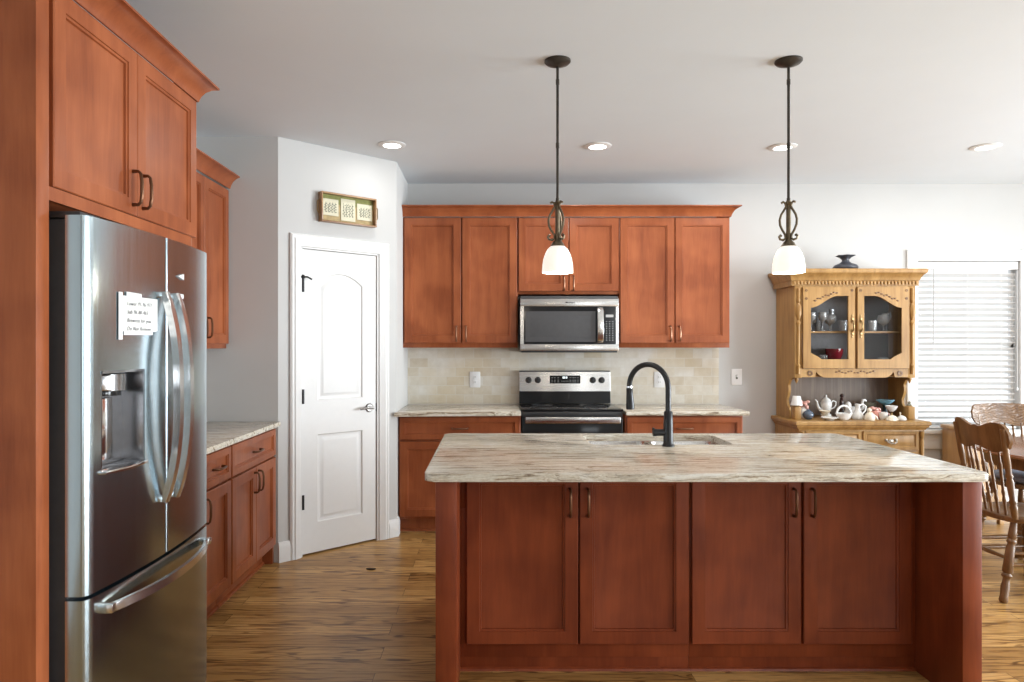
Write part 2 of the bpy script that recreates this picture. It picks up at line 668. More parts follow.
def dup(root, loc, rz=None, label=None, group=None):
    r = root.copy()
    COL.objects.link(r)
    r.location = loc
    if rz is not None:
        r.rotation_euler = (0, 0, rz)
    if label:
        r['label'] = label
    if group:
        r['group'] = group
    for ch in list(root.children):
        c = ch.copy()
        COL.objects.link(c)
        c.parent = r
        for g in list(ch.children):
            d = g.copy()
            COL.objects.link(d)
            d.parent = c
    return r


def rrect(x0, x1, y0, y1, r, n=5):
    pts = []
    for cx, cy, a0 in ((x1 - r, y0 + r, -PI / 2), (x1 - r, y1 - r, 0), (x0 + r, y1 - r, PI / 2), (x0 + r, y0 + r, PI)):
        for i in range(n + 1):
            a = a0 + (PI / 2) * i / n
            pts.append((cx + r * math.cos(a), cy + r * math.sin(a)))
    return pts


def text_mesh(name, body, size, mat, parent, mtx, shear=0.0, depth=0.0004):
    cu = bpy.data.curves.new(name, 'FONT')
    cu.body = body
    cu.size = size
    cu.shear = shear
    cu.extrude = depth
    cu.offset = -0.00035
    cu.resolution_u = 2
    tmp = bpy.data.objects.new(name, cu)
    COL.objects.link(tmp)
    dg = bpy.context.evaluated_depsgraph_get()
    me = bpy.data.meshes.new_from_object(tmp.evaluated_get(dg))
    COL.objects.unlink(tmp)
    bpy.data.objects.remove(tmp)
    me.transform(mtx)
    me.materials.clear()
    me.materials.append(M[mat])
    o = bpy.data.objects.new(name, me)
    COL.objects.link(o)
    o.parent = parent
    return o


FACE_FRONT = Matrix(((1, 0, 0, 0), (0, 0, 1, 0), (0, 1, 0, 0), (0, 0, 0, 1)))  # text in xz, read from -y
FACE_FRONT = Matrix.Rotation(PI / 2, 4, 'X')

SHAKER = [(0, 0.020), (0, 0.003), (0.003, 0.0), (0.055, 0.0), (0.0565, 0.005), (0.0635, 0.006), (0.0655, 0.0135), (0.068, 0.014)]
SHAKER_D = [(0, 0.020), (0, 0.003), (0.003, 0.0), (0.036, 0.0), (0.0375, 0.005), (0.0435, 0.006), (0.0455, 0.0125), (0.048, 0.013)]


def pull_mb(u, z, vertical=True, ln=0.115):
    mb = MB()
    h = ln / 2
    pr = [(-h, 0.0), (-h, -0.020), (-h + 0.008, -0.028), (-h * 0.4, -0.032), (h * 0.4, -0.032), (h - 0.008, -0.028), (h, -0.020), (h, 0.0)]
    rs = [0.007, 0.0055, 0.0055, 0.0062, 0.0062, 0.0055, 0.0055, 0.007]
    pts = [(u, d, z + t) if vertical else (u + t, d, z) for t, d in pr]
    mb.tube(pts, rs, 8)
    return mb


def front(root, kind, u0, u1, z0, z1, pull=None, mat='cherry', pmat='bronze_pull'):
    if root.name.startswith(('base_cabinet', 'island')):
        mat = 'cherry_shaded' if root.name.startswith('island') else 'cherry'  # island fronts take the cherry copy with shade in its colour
    mb = MB()
    mb.panel(u0, u1, z0, z1, SHAKER if kind == 'door' else SHAKER_D)
    d = mb.obj(kind, mat, root)
    if pull:
        o, u, z = pull
        pull_mb(u, z, o == 'v').obj('handle', pmat, d)
    return d


# ------------------------------------------------------------------ room shell
T = 0.12
struct('floor', MB().box(LEFT - T, RIGHT + T, REAR - T, BACK + T, -0.1, 0), 'oak_floor', smooth=0)
struct('ceiling', MB().box(LEFT - T, RIGHT + T, REAR - T, BACK + T, CEIL, CEIL + 0.1), 'ceiling_paint', smooth=0)
WX0, WX1, WZ0, WZ1 = 3.53, 4.385, 0.70, 2.10
mb = MB()
mb.box(LEFT - T, WX0, BACK, BACK + T, 0, CEIL)
mb.box(WX1, RIGHT + T, BACK, BACK + T, 0, CEIL)
mb.box(WX0, WX1, BACK, BACK + T, 0, WZ0)
mb.box(WX0, WX1, BACK, BACK + T, WZ1, CEIL)
struct('wall_back', mb, 'wall_paint', smooth=0)
struct('wall_left', MB().box(LEFT - T, LEFT, REAR, BACK, 0, CEIL), 'wall_paint', smooth=0)


def wall_with_openings(x0, x1, axis, spans, z0, z1):
    mb = MB()
    lo, hi = (REAR, BACK) if axis == 'y' else (LEFT, RIGHT)

    def bx(a, b, c, d):
        if axis == 'y':
            mb.box(x0, x1, a, b, c, d)
        else:
            mb.box(a, b, x0, x1, c, d)
    cur = lo
    for a, b in spans:
        bx(cur, a, 0, CEIL)
        bx(a, b, 0, z0)
        bx(a, b, z1, CEIL)
        cur = b
    bx(cur, hi, 0, CEIL)
    return mb


struct('wall_right', wall_with_openings(RIGHT, RIGHT + T, 'y', RIGHT_WINDOWS, 0.05, 2.3), 'wall_paint', smooth=0)
struct('wall_rear', wall_with_openings(REAR - T, REAR, 'x', REAR_WINDOWS, 0.3, 2.3), 'wall_paint', smooth=0)

# pantry closet in the corner: end wall, angled wall with the door, short return wall
P1 = Vector((-1.378, 4.398))
P2 = Vector((-0.700, 5.007))
d12 = (P2 - P1).normalized()
LEN = (P2 - P1).length
ANG = math.atan2(d12.y, d12.x)
struct('wall_pantry_end', MB().box(LEFT, P1.x, P1.y, P1.y + 0.1, 0, CEIL), 'wall_paint', smooth=0)
D0, D1, DH = 0.160, 0.757, 2.052
mb = MB()
mb.box(0, D0, 0, 0.1, 0, CEIL)
mb.box(D1, LEN, 0, 0.1, 0, CEIL)
mb.box(D0, D1, 0, 0.1, DH, CEIL)
struct('wall_pantry_angled', mb, 'wall_paint', (P1.x, P1.y, 0), ANG, smooth=0)
struct('wall_pantry_return', MB().box(P2.x - 0.1, P2.x, P2.y, BACK, 0, CEIL), 'wall_paint', smooth=0)

# door casing, door, hinges, lever
door = bpy.data.objects.new('door_1', None)
COL.objects.link(door)
door.location = (P1.x, P1.y, 0)
door.rotation_euler = (0, 0, ANG)
door['kind'] = 'structure'
door['label'] = 'white two-panel arched pantry door in the angled wall'
CAS = [(0.0, 0.0), (0.0, 0.012), (0.012, 0.020), (0.026, 0.017), (0.034, 0.022), (0.062, 0.013), (0.078, 0.009), (0.082, 0.0)]
# casing profile: u = distance from the opening, v = projection
mb = MB()
path = [(D0, 0.0), (D0, DH), (D1, DH), (D1, 0.0)]
rings = []
for i, (u, z) in enumerate(path):
    ring = []
    for a, v in CAS:
        a2 = 0.082 - a
        uu = u - a2 if i < 2 else u + a2
        zz = z + a2 if i in (1, 2) else z
        ring.append((uu, -v - 0.0005, zz))
    rings.append(ring)
mb.loops(rings)
mb.obj('casing', 'white_paint', door, 30)
mb = MB()
mb.box(D0, D0 + 0.010, 0.0, 0.1, 0, DH)
mb.box(D1 - 0.010, D1, 0.0, 0.1, 0, DH)
mb.box(D0, D1, 0.0, 0.1, DH - 0.010, DH)
mb.obj('jamb', 'white_paint', door, 30)


def arch(u0, u1, z0, z1, rise, ins, n=16):
    u0, u1, z0 = u0 + ins, u1 - ins, z0 + ins
    zt = z1 - ins
    pts = [(u0, z0), (u1, z0)]
    for i in range(n + 1):
        t = 1 - i / n
        x = u0 + (u1 - u0) * t
        pts.append((x, zt + rise * (1 - (2 * t - 1) ** 2)))
    return pts


A, B = D0 + 0.013, D1 - 0.013
zb, zt = 0.012, DH - 0.014
st = 0.112
mb = MB()
yf, yr = 0.012, 0.047
mb.box(A, B, yf + 0.012, yr, zb, zt)
mb.box(A, A + st, yf, yf + 0.012, zb, zt)
mb.box(B - st, B, yf, yf + 0.012, zb, zt)
mb.box(A + st, B - st, yf, yf + 0.012, zb, 0.21)
mb.box(A + st, B - st, yf, yf + 0.012, 0.80, 1.03)
top = arch(A + st, B - st, 1.03, 1.815, 0.075, 0.0)[2:]
poly = [(B - st, zt)] + top + [(A + st, zt)]
mb.prism(poly, 'xz', yf, yf + 0.012)


def raised(z0, z1, rise):
    o = []
    for ins, d in ((0.0, 0.0005), (0.006, 0.0085), (0.018, 0.0110), (0.030, 0.0085), (0.042, 0.0025), (0.048, 0.0022)):
        o.append([(u, yf + d, z) for u, z in arch(A + st, B - st, z0, z1, rise, ins)])
    mb.loops(o, cap0=False)


raised(1.03, 1.815, 0.075)
raised(0.21, 0.80, 0.0)
leaf = mb.obj('door_leaf', 'white_paint', door, 25)
for z in (0.36, 1.06, 1.80):
    h = MB()
    h.tube([(A + 0.001, 0.0, z - 0.048), (A + 0.001, 0.0, z + 0.048)], 0.0085, 10)
    h.box(A + 0.001, A + 0.014, yf - 0.004, yf + 0.002, z - 0.045, z + 0.045)
    if z > 1.5:
        h.tube([(A - 0.022, -0.004, z + 0.050), (A + 0.020, -0.020, z + 0.052), (A + 0.050, -0.030, z + 0.036)], 0.006, 8)
        h.tube([(A + 0.001, 0.0, z + 0.04), (A + 0.001, 0.0, z + 0.066)], 0.010, 10)
    h.obj('hinge', 'matte_black', door)
mb = MB()
hu, hz = B - 0.058, 0.955
mb.lathe([(0.0, 0.0), (0.031, 0.0), (0.031, 0.005), (0.025, 0.010), (0.0, 0.010)], (hu, yf, hz), 24, 'y')
mb.lathe([(0.010, 0.008), (0.010, 0.045), (0.0, 0.047)], (hu, yf, hz), 14, 'y')
mb.tube([(hu + 0.012, yf - 0.043, hz), (hu - 0.02, yf - 0.047, hz + 0.004), (hu - 0.06, yf - 0.047, hz + 0.002), (hu - 0.095, yf - 0.041, hz - 0.004)], [0.010, 0.010, 0.008, 0.006], 10)
mb.obj('door_handle', 'nickel', door)
MB().box(B - 0.003, B + 0.004, yf - 0.001, yf + 0.006, hz - 0.03, hz + 0.03).obj('strike_plate', 'matte_black', door)
MB().box(D0 + 0.01, D1 - 0.01, 0.06, 0.095, 0.0, 0.010).obj('threshold', 'dark_gap', door)

# baseboards
BB = [(0, 0), (0.016, 0), (0.016, 0.095), (0.012, 0.115), (0.007, 0.128), (0, 0.130)]
c_, s_ = d12.x, d12.y


def along(t, off=0.0):
    p = P1 + d12 * t + Vector((d12.y, -d12.x)) * off
    return (p.x, p.y)


struct('baseboard_pantry_left', MB().sweep(BB, [along(0.0), along(D0 - 0.083)]), 'white_paint')
struct('baseboard_pantry_right', MB().sweep(BB, [along(D1 + 0.083), along(LEN), (P2.x, 5.085)]), 'white_paint')
struct('baseboard_back', MB().sweep(BB, [(1.875, BACK), (RIGHT, BACK)]), 'white_paint')
struct('baseboard_right', MB().sweep(BB, [(RIGHT, BACK), (RIGHT, 4.95)]), 'white_paint')

# window in the dining wall: casing, sash, glass, blind
win = bpy.data.objects.new('window_1', None)
COL.objects.link(win)
win.location = ((WX0 + WX1) / 2, BACK, 0)
win['kind'] = 'structure'
win['label'] = 'white-cased window behind the blind beside the hutch'
hw = (WX1 - WX0) / 2
mb = MB()
cw = 0.085
mb.box(-hw - cw, -hw, -0.018, 0.0, WZ0 - 0.03, WZ1 + 0.09, 0.003)
mb.box(hw, hw + cw, -0.018, 0.0, WZ0 - 0.03, WZ1 + 0.09, 0.003)
mb.box(-hw, hw, -0.018, 0.0, WZ1, WZ1 + 0.09, 0.003)
mb.box(-hw - 0.05, hw + 0.05, -0.016, 0.0, WZ0 - 0.16, WZ0 - 0.032, 0.003)
mb.obj('window_casing', 'white_paint', win)
mb = MB()
mb.box(-hw - cw - 0.02, hw + cw + 0.02, -0.05, 0.06, WZ0 - 0.032, WZ0, 0.004)
mb.obj('window_sill', 'white_paint', win)
mb = MB()
for x0, x1, z0, z1 in ((-hw, -hw + 0.025, WZ0, WZ1), (hw - 0.022, hw, WZ0, WZ1), (-hw, hw, WZ0, WZ0 + 0.05), (-hw, hw, WZ1 - 0.05, WZ1), (-hw, hw, 1.375, 1.425)):
    mb.box(x0, x1, 0.065, 0.10, z0, z1)
mb.obj('window_sash', 'white_paint', win)
MB().box(-hw + 0.03, hw - 0.03, 0.078, 0.084, WZ0 + 0.04, WZ1 - 0.04).obj('pane', 'pane_glass', win)

bl = thing('window_blind', 'white horizontal slat blind lowered over the dining window', 'blind', ((WX0 + WX1) / 2, BACK, WZ0))
mb = MB()
bw = hw - 0.006
mb.box(-bw, bw, 0.0, 0.05, 1.33, 1.395, 0.004)
mb.obj('headrail', 'white_plastic', bl)
mb = MB()
nz = 27
tilt = math.radians(-30)
for i in range(nz):
    z = 0.045 + i * 0.0475
    pts = []
    for k in range(5):
        t = -0.025 + 0.0125 * k
        cr = 0.003 * (1 - (t / 0.025) ** 2)
        pts.append((0.030 + t * math.cos(tilt) - cr * math.sin(tilt), z + t * math.sin(tilt) + cr * math.cos(tilt)))
    up = [(y, zz + 0.0026) for y, zz in reversed(pts)]
    mb.prism(pts + up, 'yz', -bw + 0.004, bw - 0.022)
mb.obj('slats', 'blind_slat', bl, 30)
MB().box(-bw + 0.004, bw - 0.010, 0.008, 0.05, 0.004, 0.022, 0.003).obj('bottom_rail', 'white_plastic', bl)
mb = MB()
for x in (-0.28, 0.0, 0.28):
    mb.tube([(x, 0.004, 0.02), (x, 0.004, 1.34)], 0.0016, 6)
    mb.tube([(x, 0.054, 0.02), (x, 0.054, 1.34)], 0.0016, 6)
mb.obj('ladder_cord', 'white_plastic', bl)
MB().tube([(-0.29, -0.008, 1.33), (-0.295, -0.012, 0.70)], 0.004, 8).obj('tilt_wand', 'key_grey', bl)
mb = MB()
mb.tube([(0.405, -0.006, 1.33), (0.405, -0.008, 0.35)], 0.0018, 6)
mb.lathe([(0.0, 0.0), (0.007, 0.004), (0.005, 0.03), (0.0, 0.034)], (0.405, -0.008, 0.32), 10)
mb.obj('lift_cord', 'white_plastic', bl)

# tiled backsplash
struct('trim_backsplash', MB().box(P2.x, 1.883, BACK - 0.010, BACK, 0.9, 1.42), 'travertine_tile', smooth=0, label='travertine subway tile backsplash')

# ------------------------------------------------------------------ refrigerator wall (faces +X)
CRN = [(0.0, 0.0), (0.006, 0.0), (0.008, 0.010), (0.014, 0.026), (0.026, 0.046), (0.044, 0.062), (0.060, 0.070), (0.068, 0.072), (0.068, 0.080), (0.0, 0.080)]


def crown(z, path, root=None, name='crown_molding'):
    mb = MB().sweep([(o, z + h) for o, h in CRN], path)
    return mb.obj(name, 'cherry', root, 30)


XF = -1.24
fc = thing('fridge_surround_cabinet', 'tall cherry cabinet surround with two doors above the refrigerator', 'cabinet', (XF, 1.857, 0), PI / 2)
# local x along +Y, y into the wall
mb = MB()
mb.box(0.0, 0.055, 0.0, 0.775, 0, 2.43, 0.001)
mb.obj('side_panel', 'cherry', fc)
mb = MB()
mb.box(0.965, 1.013, 0.0205, 0.775, 0, 2.43, 0.001)
mb.obj('side_panel', 'cherry', fc)
mb = MB()
mb.box(0.055, 0.965, 0.02, 0.775, 1.811, 2.43, 0.001)
mb.box(0.055, 0.965, 0.004, 0.02, 1.811, 1.850)
mb.obj('carcass', 'cherry', fc)
front(fc, 'door', 0.076, 0.531, 1.852, 2.425, ('v', 0.500, 1.945))
front(fc, 'door', 0.534, 1.010, 1.852, 2.425, ('v', 0.566, 1.945))
crown(2.425, [(0.0, 0.775), (0.0, 0.0), (1.013, 0.0), (1.013, 0.775)][::-1][::-1], fc)

# refrigerator
fr = thing('refrigerator', 'stainless steel french door refrigerator with bottom freezer', 'refrigerator', (-1.15, 2.350, 0), PI / 2)


def bow(x):
    return -0.030 * (1 - (x / 0.418) ** 2)


EDGE = 0.42


def door_poly2(xa, xb, ra, rb):
    xs = []
    for i in range(7):
        xs.append(xa + ra * (1 - math.cos(PI / 2 * i / 6)) if ra else xa)
    for i in range(1, 14):
        xs.append(xa + ra + (xb - rb - xa - ra) * i / 14)
    for i in range(7):
        xs.append(xb - rb * (1 - math.sin(PI / 2 * i / 6)) if rb else xb)
    xs = sorted(set(round(x, 5) for x in xs))
    pts = []
    for x in xs:
        y = bow(x)
        if ra and x - xa < ra:
            y += ra * EDGE * (1 - math.sqrt(max(0, 1 - ((ra - (x - xa)) / ra) ** 2)))
        if rb and xb - x < rb:
            y += rb * EDGE * (1 - math.sqrt(max(0, 1 - ((rb - (xb - x)) / rb) ** 2)))
        pts.append((x, y))
    return pts


mb = MB()
mb.box(-0.400, 0.400, 0.064, 0.74, 0.03, 1.765, 0.004)
mb.box(-0.39, 0.39, 0.10, 0.70, 0.0, 0.03)
mb.obj('case', 'grey_case', fr)
mb = MB()
mb.box(-0.41, -0.31, 0.02, 0.16, 1.7655, 1.785, 0.004)
mb.obj('hinge_cover', 'black_plastic', fr)
mb = MB()
mb.box(0.31, 0.41, 0.02, 0.16, 1.7655, 1.785, 0.004)
mb.obj('hinge_cover', 'black_plastic', fr)
DX0, DX1, DZ0, DZ1 = -0.356, -0.140, 1.022, 1.327
zs0, zs1 = 0.690, 1.772
back_y = 0.058


def fdoor_segment(mb, xa, xb, ra, rb, z0, z1, bev=0.0):
    p = door_poly2(xa, xb, ra, rb)
    mb.prism(p + [(xb, back_y), (xa, back_y)], 'xy', z0, z1, bev)


mb = MB()
fdoor_segment(mb, -0.418, -0.003, 0.034, 0.008, zs0, DZ0)
fdoor_segment(mb, -0.418, -0.003, 0.034, 0.008, DZ1, zs1)
fdoor_segment(mb, -0.418, DX0, 0.034, 0.0, DZ0, DZ1)
fdoor_segment(mb, DX1, -0.003, 0.0, 0.008, DZ0, DZ1)
mb.box(DX0, DX1, 0.050, back_y, DZ0, DZ1)
ld = mb.obj('door', 'fridge_steel', fr, 30)
mb = MB()
fdoor_segment(mb, 0.003, 0.418, 0.008, 0.034, zs0, zs1)
rd = mb.obj('door', 'fridge_steel', fr, 30)
mb = MB()
fdoor_segment(mb, -0.418, 0.418, 0.034, 0.034, 0.06, 0.678)
fz = mb.obj('freezer_drawer', 'fridge_steel', fr, 30)
MB().box(-0.40, 0.40, 0.02, 0.10, 0.012, 0.055, 0.003).obj('kick_grille', 'black_plastic', fr)


def bow_handle_poly(h, depth, th, n=20):
    out, inn = [], []
    for i in range(n + 1):
        t = -1 + 2 * i / n
        d = depth * (1 - abs(t) ** 2.6)
        out.append((-0.024 - d, t * h))
        inn.append((-0.024 + th * 0.2 - d * 0.94 + 0.004, t * (h - 0.004)))
    inn = [(y + th * 0.8, z) for y, z in inn]
    return out + inn[::-1]


for dobj, x in ((ld, -0.040), (rd, 0.040)):
    mb = MB()
    b0 = bow(x)
    poly = [(y + b0, z + 1.228) for y, z in bow_handle_poly(0.357, 0.048, 0.016)]
    mb.prism(poly, 'yz', x - 0.014, x + 0.014, 0.004)
    for z in (1.228 - 0.345, 1.228 + 0.345):
        mb.box(x - 0.012, x + 0.012, b0 - 0.026, b0 + 0.004, z - 0.010, z + 0.010, 0.003)
    mb.obj('handle', 'satin_steel', dobj, 30)
mb = MB()
out, inn = [], []
for i in range(25):
    t = -1 + 2 * i / 24
    x = 0.352 * t
    out.append((x, bow(x) - 0.018 - 0.042 * (1 - abs(t) ** 2.4)))
    inn.append((x, bow(x) - 0.004 - 0.042 * (1 - abs(t) ** 2.4)))
mb.prism(out + inn[::-1], 'xy', 0.616, 0.642, 0.004)
for x in (-0.342, 0.342):
    mb.box(x - 0.012, x + 0.012, bow(x) - 0.03, bow(x) + 0.006, 0.618, 0.644, 0.003)
mb.obj('handle', 'satin_steel', fz, 30)
# dispenser
dp = MB()
dp.box(DX0 + 0.001, DX1 - 0.001, 0.044, 0.0495, DZ0 + 0.001, DZ1 - 0.001)
dp.box(DX0 + 0.0005, DX0 + 0.006, -0.008, 0.044, DZ0, DZ1)
dp.box(DX1 - 0.006, DX1 - 0.0005, -0.024, 0.044, DZ0, DZ1)
dp.box(DX0 + 0.001, DX1 - 0.001, -0.012, 0.044, DZ1 - 0.008, DZ1 - 0.0005)
disp = dp.obj('dispenser', 'dark_chrome', ld, 30)
mb = MB()
cx = (DX0 + DX1) / 2 - 0.012
mb.prism([(cx + 0.078 * math.cos(PI + PI * i / 16), 0.042 + 0.060 * math.sin(PI + PI * i / 16)) for i in range(17)], 'xy', DZ1 - 0.062, DZ1 - 0.012, 0.005)
mb.obj('dispenser_spout', 'dark_chrome', ld, 30)
mb = MB()
mb.prism([(cx + 0.06 * math.cos(PI + PI * i / 16), 0.042 + 0.046 * math.sin(PI + PI * i / 16)) for i in range(17)], 'xy', DZ1 - 0.078, DZ1 - 0.063, 0.003)
mb.obj('nozzle_ring', 'black_gloss', ld, 30)
mb = MB()
mb.box(cx - 0.036, cx + 0.036, 0.030, 0.043, DZ0 + 0.03, DZ1 - 0.085, 0.004)
mb.obj('dispenser_paddle', 'chrome', ld)
mb = MB()
mb.prism([(DX0 + 0.002, 0.042), (DX1 - 0.002, 0.042), (DX1 - 0.002, -0.038), (DX0 + 0.10, -0.045), (DX0 + 0.002, -0.022)], 'xy', DZ0 + 0.001, DZ0 + 0.012, 0.002)
mb.obj('drip_tray', 'chrome', ld)

# handwritten note taped to the left refrigerator door
note = thing('paper_note', 'white handwritten paper note taped to the left refrigerator door', 'note', (-1.15, 2.35, 1.50), PI / 2)
mb = MB()


def curved_sheet(mb, x0, x1, z0a, z1a, z0b, z1b, off, th=0.0008, n=8):
    fr_, bk = [], []
    o = []
    for side in (0, 1):
        pass
    pts0, pts1 = [], []
    for i in range(n + 1):
        t = i / n
        x = x0 + (x1 - x0) * t
        y = bow(x) - off
        pts0.append(Vector((x, y, z0a + (z0b - z0a) * t)))
        pts1.append(Vector((x, y, z1a + (z1b - z1a) * t)))
    vf0 = [mb.bm.verts.new(p) for p in pts0]
    vf1 = [mb.bm.verts.new(p) for p in pts1]
    vb0 = [mb.bm.verts.new(p + Vector((0, th, 0))) for p in pts0]
    vb1 = [mb.bm.verts.new(p + Vector((0, th, 0))) for p in pts1]
    for i in range(n):
        mb.bm.faces.new((vf0[i], vf0[i + 1], vf1[i + 1], vf1[i]))
        mb.bm.faces.new((vb0[i], vb1[i], vb1[i + 1], vb0[i + 1]))
        mb.bm.faces.new((vf0[i], vb0[i], vb0[i + 1], vf0[i + 1]))
        mb.bm.faces.new((vf1[i], vf1[i + 1], vb1[i + 1], vb1[i]))
    mb.bm.faces.new((vf0[0], vf1[0], vb1[0], vb0[0]))
    mb.bm.faces.new((vf0[n], vb0[n], vb1[n], vf1[n]))


curved_sheet(mb, -0.265, -0.075, -0.055, 0.055, -0.053, 0.055, 0.0025)
mb.obj('sheet', 'paper', note, 0)
mb = MB()
curved_sheet(mb, -0.283, -0.264, -0.080, 0.065, -0.080, 0.065, 0.004)
curved_sheet(mb, -0.245, -0.165, 0.048, 0.068, 0.046, 0.066, 0.004)
curved_sheet(mb, -0.258, -0.100, -0.066, -0.052, -0.064, -0.050, 0.004)
curved_sheet(mb, -0.086, -0.070, -0.050, 0.055, -0.050, 0.055, 0.004)
mb.obj('tape', 'white_plastic', note, 0)
for k, line in enumerate(('Lower 95-96-977', 'Sub 96-80-465', 'Between for you', 'Do Not Remove')):
    x0 = -0.243
    slope = (bow(-0.09) - bow(-0.243)) / 0.153
    mt = Matrix.Translation((x0, bow(x0) - 0.0042, 0.026 - 0.026 * k)) @ Matrix.Rotation(math.atan(slope), 4, 'Z') @ FACE_FRONT
    text_mesh('handwriting', line, 0.0195, 'ink', note, mt, 0.25)
for k, (zz, rx, wd) in enumerate(((1.648, 0.055, 0.024), (1.578, 0.052, 0.022))):
    m = MB()
    if k == 0:
        m.prism([(-wd, 0.0), (wd, -0.010), (wd, 0.012)], 'xz', -0.006, 0.0, 0.001)
    else:
        m.box(-wd, wd, -0.006, 0.0, -0.008, 0.008, 0.002)
    o = m.obj('fridge_magnet', 'white_plastic')
    xx = 0.100
    o.location = (-1.15 - bow(xx) + 0.0005, 2.35 + xx, zz)
    o.rotation_euler = (0, 0, PI / 2)
    tag(o, ('white wedge shaped magnet, upper one on the right refrigerator door', 'small white bar magnet, lower one on the right refrigerator door')[k], 'magnet')

# base cabinets on the left wall
XB = -1.385


def base_cabinet(name, label, loc, rz, w_, depth, drawers, doors, group=None, pm='bronze_pull', filler=0.0):
    r = thing(name, label, 'cabinet', loc, rz, group)
    wd = 'cherry'
    MB().box(0, w_ - 0.0125 if filler else w_, 0.0205, depth, 0.105, 0.878, 0.0008).obj('carcass', wd, r)
    if filler:
        MB().box(w_ - 0.012, w_ + filler, 0.0205, depth, 0.0, 0.8775).obj('end_filler', wd, r)
    mb = MB()
    mb.box(0.0, w_ - 0.0125 if filler else w_, 0.085, 0.10, 0.018, 0.105)
    mb.obj('toe_board', wd, r)
    mb = MB()
    mb.prism([(0.085, 0.0), (0.085, 0.018), (0.073, 0.012), (0.070, 0.0)], 'yz', 0, w_)
    mb.obj('shoe_molding', wd, r)
    for u0, u1, pl in drawers:
        front(r, 'drawer_front', u0, u1, 0.698, 0.866, ('h', (u0 + u1) / 2, 0.782) if pl else None, pmat=pm)
    for u0, u1, side in doors:
        pu = {'l': u0 + 0.032, 'r': u1 - 0.032}.get(side)
        front(r, 'door', u0, u1, 0.125, 0.685, ('v', pu, 0.60) if pu else None, pmat=pm)
    return r


base_cabinet('base_cabinet', 'cherry base cabinet with one drawer over two doors beside the angled pantry wall', (XB, 3.640, 0), PI / 2, 0.742, 0.63,
             [(0.006, 0.736, 1)], [(0.006, 0.372, 'r'), (0.375, 0.736, 'l')], 'base cabinets on the left wall', 'bronze_pull', 0.014)
base_cabinet('base_cabinet', 'cherry base cabinet partly hidden right behind the refrigerator', (XB, 2.872, 0), PI / 2, 0.764, 0.63,
             [(0.006, 0.380, 1), (0.384, 0.758, 1)], [(0.006, 0.380, 'r'), (0.384, 0.758, 'l')], 'base cabinets on the left wall')


def slab(poly, z0, z1, name, label, bev=0.006, cat='countertop'):
    o = MB().prism(poly, 'xy', z0, z1, bev).obj(name, 'granite', None, 40)
    return tag(o, label, cat)


slab([(LEFT + 0.001, 2.872), (-1.360, 2.872), (-1.360, 4.395), (LEFT + 0.001, 4.395)], 0.8785, 0.91, 'countertop', 'streaked granite countertop along the left wall beside the refrigerator')

# upper cabinets on the left wall
XU = -1.69


def upper_cabinet(label, loc, rz, w_, z0, z1, depth, dz0, dz1, u_pairs, pz, group, pm='bronze_pull'):
    r = thing('upper_cabinet', label, 'cabinet', loc, rz, group)
    mb = MB()
    mb.box(0, w_, 0.0205, depth, z0, z1, 0.0008)
    mb.obj('carcass', 'cherry', r)
    for u0, u1, side in u_pairs:
        pu = u0 + 0.032 if side == 'l' else u1 - 0.032
        front(r, 'door', u0, u1, dz0, dz1, ('v', pu, pz), pmat=pm)
    return r


GU = 'upper cabinets on the left wall'
upper_cabinet('cherry upper cabinet on the left wall ending at the grey pantry wall', (XU, 3.640, 0), PI / 2, 0.755, 1.38, 2.405, 0.326, 1.41, 2.395, [(0.006, 0.374, 'r'), (0.378, 0.745, 'l')], 1.505, GU)
upper_cabinet('cherry upper cabinet just behind the tall refrigerator surround', (XU, 2.874, 0), PI / 2, 0.764, 1.38, 2.405, 0.326, 1.41, 2.395, [(0.006, 0.380, 'r'), (0.384, 0.758, 'l')], 1.505, GU)
o = crown(2.4055, [(-1.69, 2.942), (-1.69, 4.394)])
tag(o, 'cherry crown molding over the upper cabinets beside the refrigerator surround', 'molding')

# ------------------------------------------------------------------ back wall cabinets
YU = 5.35
GB = 'upper cabinets on the back wall'
upper_cabinet('tall two-door cherry upper cabinet left of the microwave', (-0.700, YU, 0), 0, 0.902, 1.38, 2.405, 0.328, 1.417, 2.397,
              [(0.013, 0.454, 'r'), (0.466, 0.893, 'l')], 1.490, GB, 'pull_bright')
upper_cabinet('short two-door cherry upper cabinet above the microwave', (0.203, YU, 0), 0, 0.795, 1.80, 2.405, 0.328, 1.823, 2.397,
              [(0.006, 0.393, 'r'), (0.403, 0.789, 'l')], 1.885, GB, 'pull_bright')
upper_cabinet('tall two-door cherry upper cabinet right of the microwave near the hutch', (0.999, YU, 0), 0, 0.868, 1.38, 2.405, 0.328, 1.417, 2.397,
              [(0.006, 0.430, 'r'), (0.438, 0.862, 'l')], 1.490, GB, 'pull_bright')
o = crown(2.4055, [(-0.699, YU), (1.867, YU), (1.867, BACK - 0.001)])
tag(o, 'long cherry crown molding over the back wall upper cabinets', 'molding')

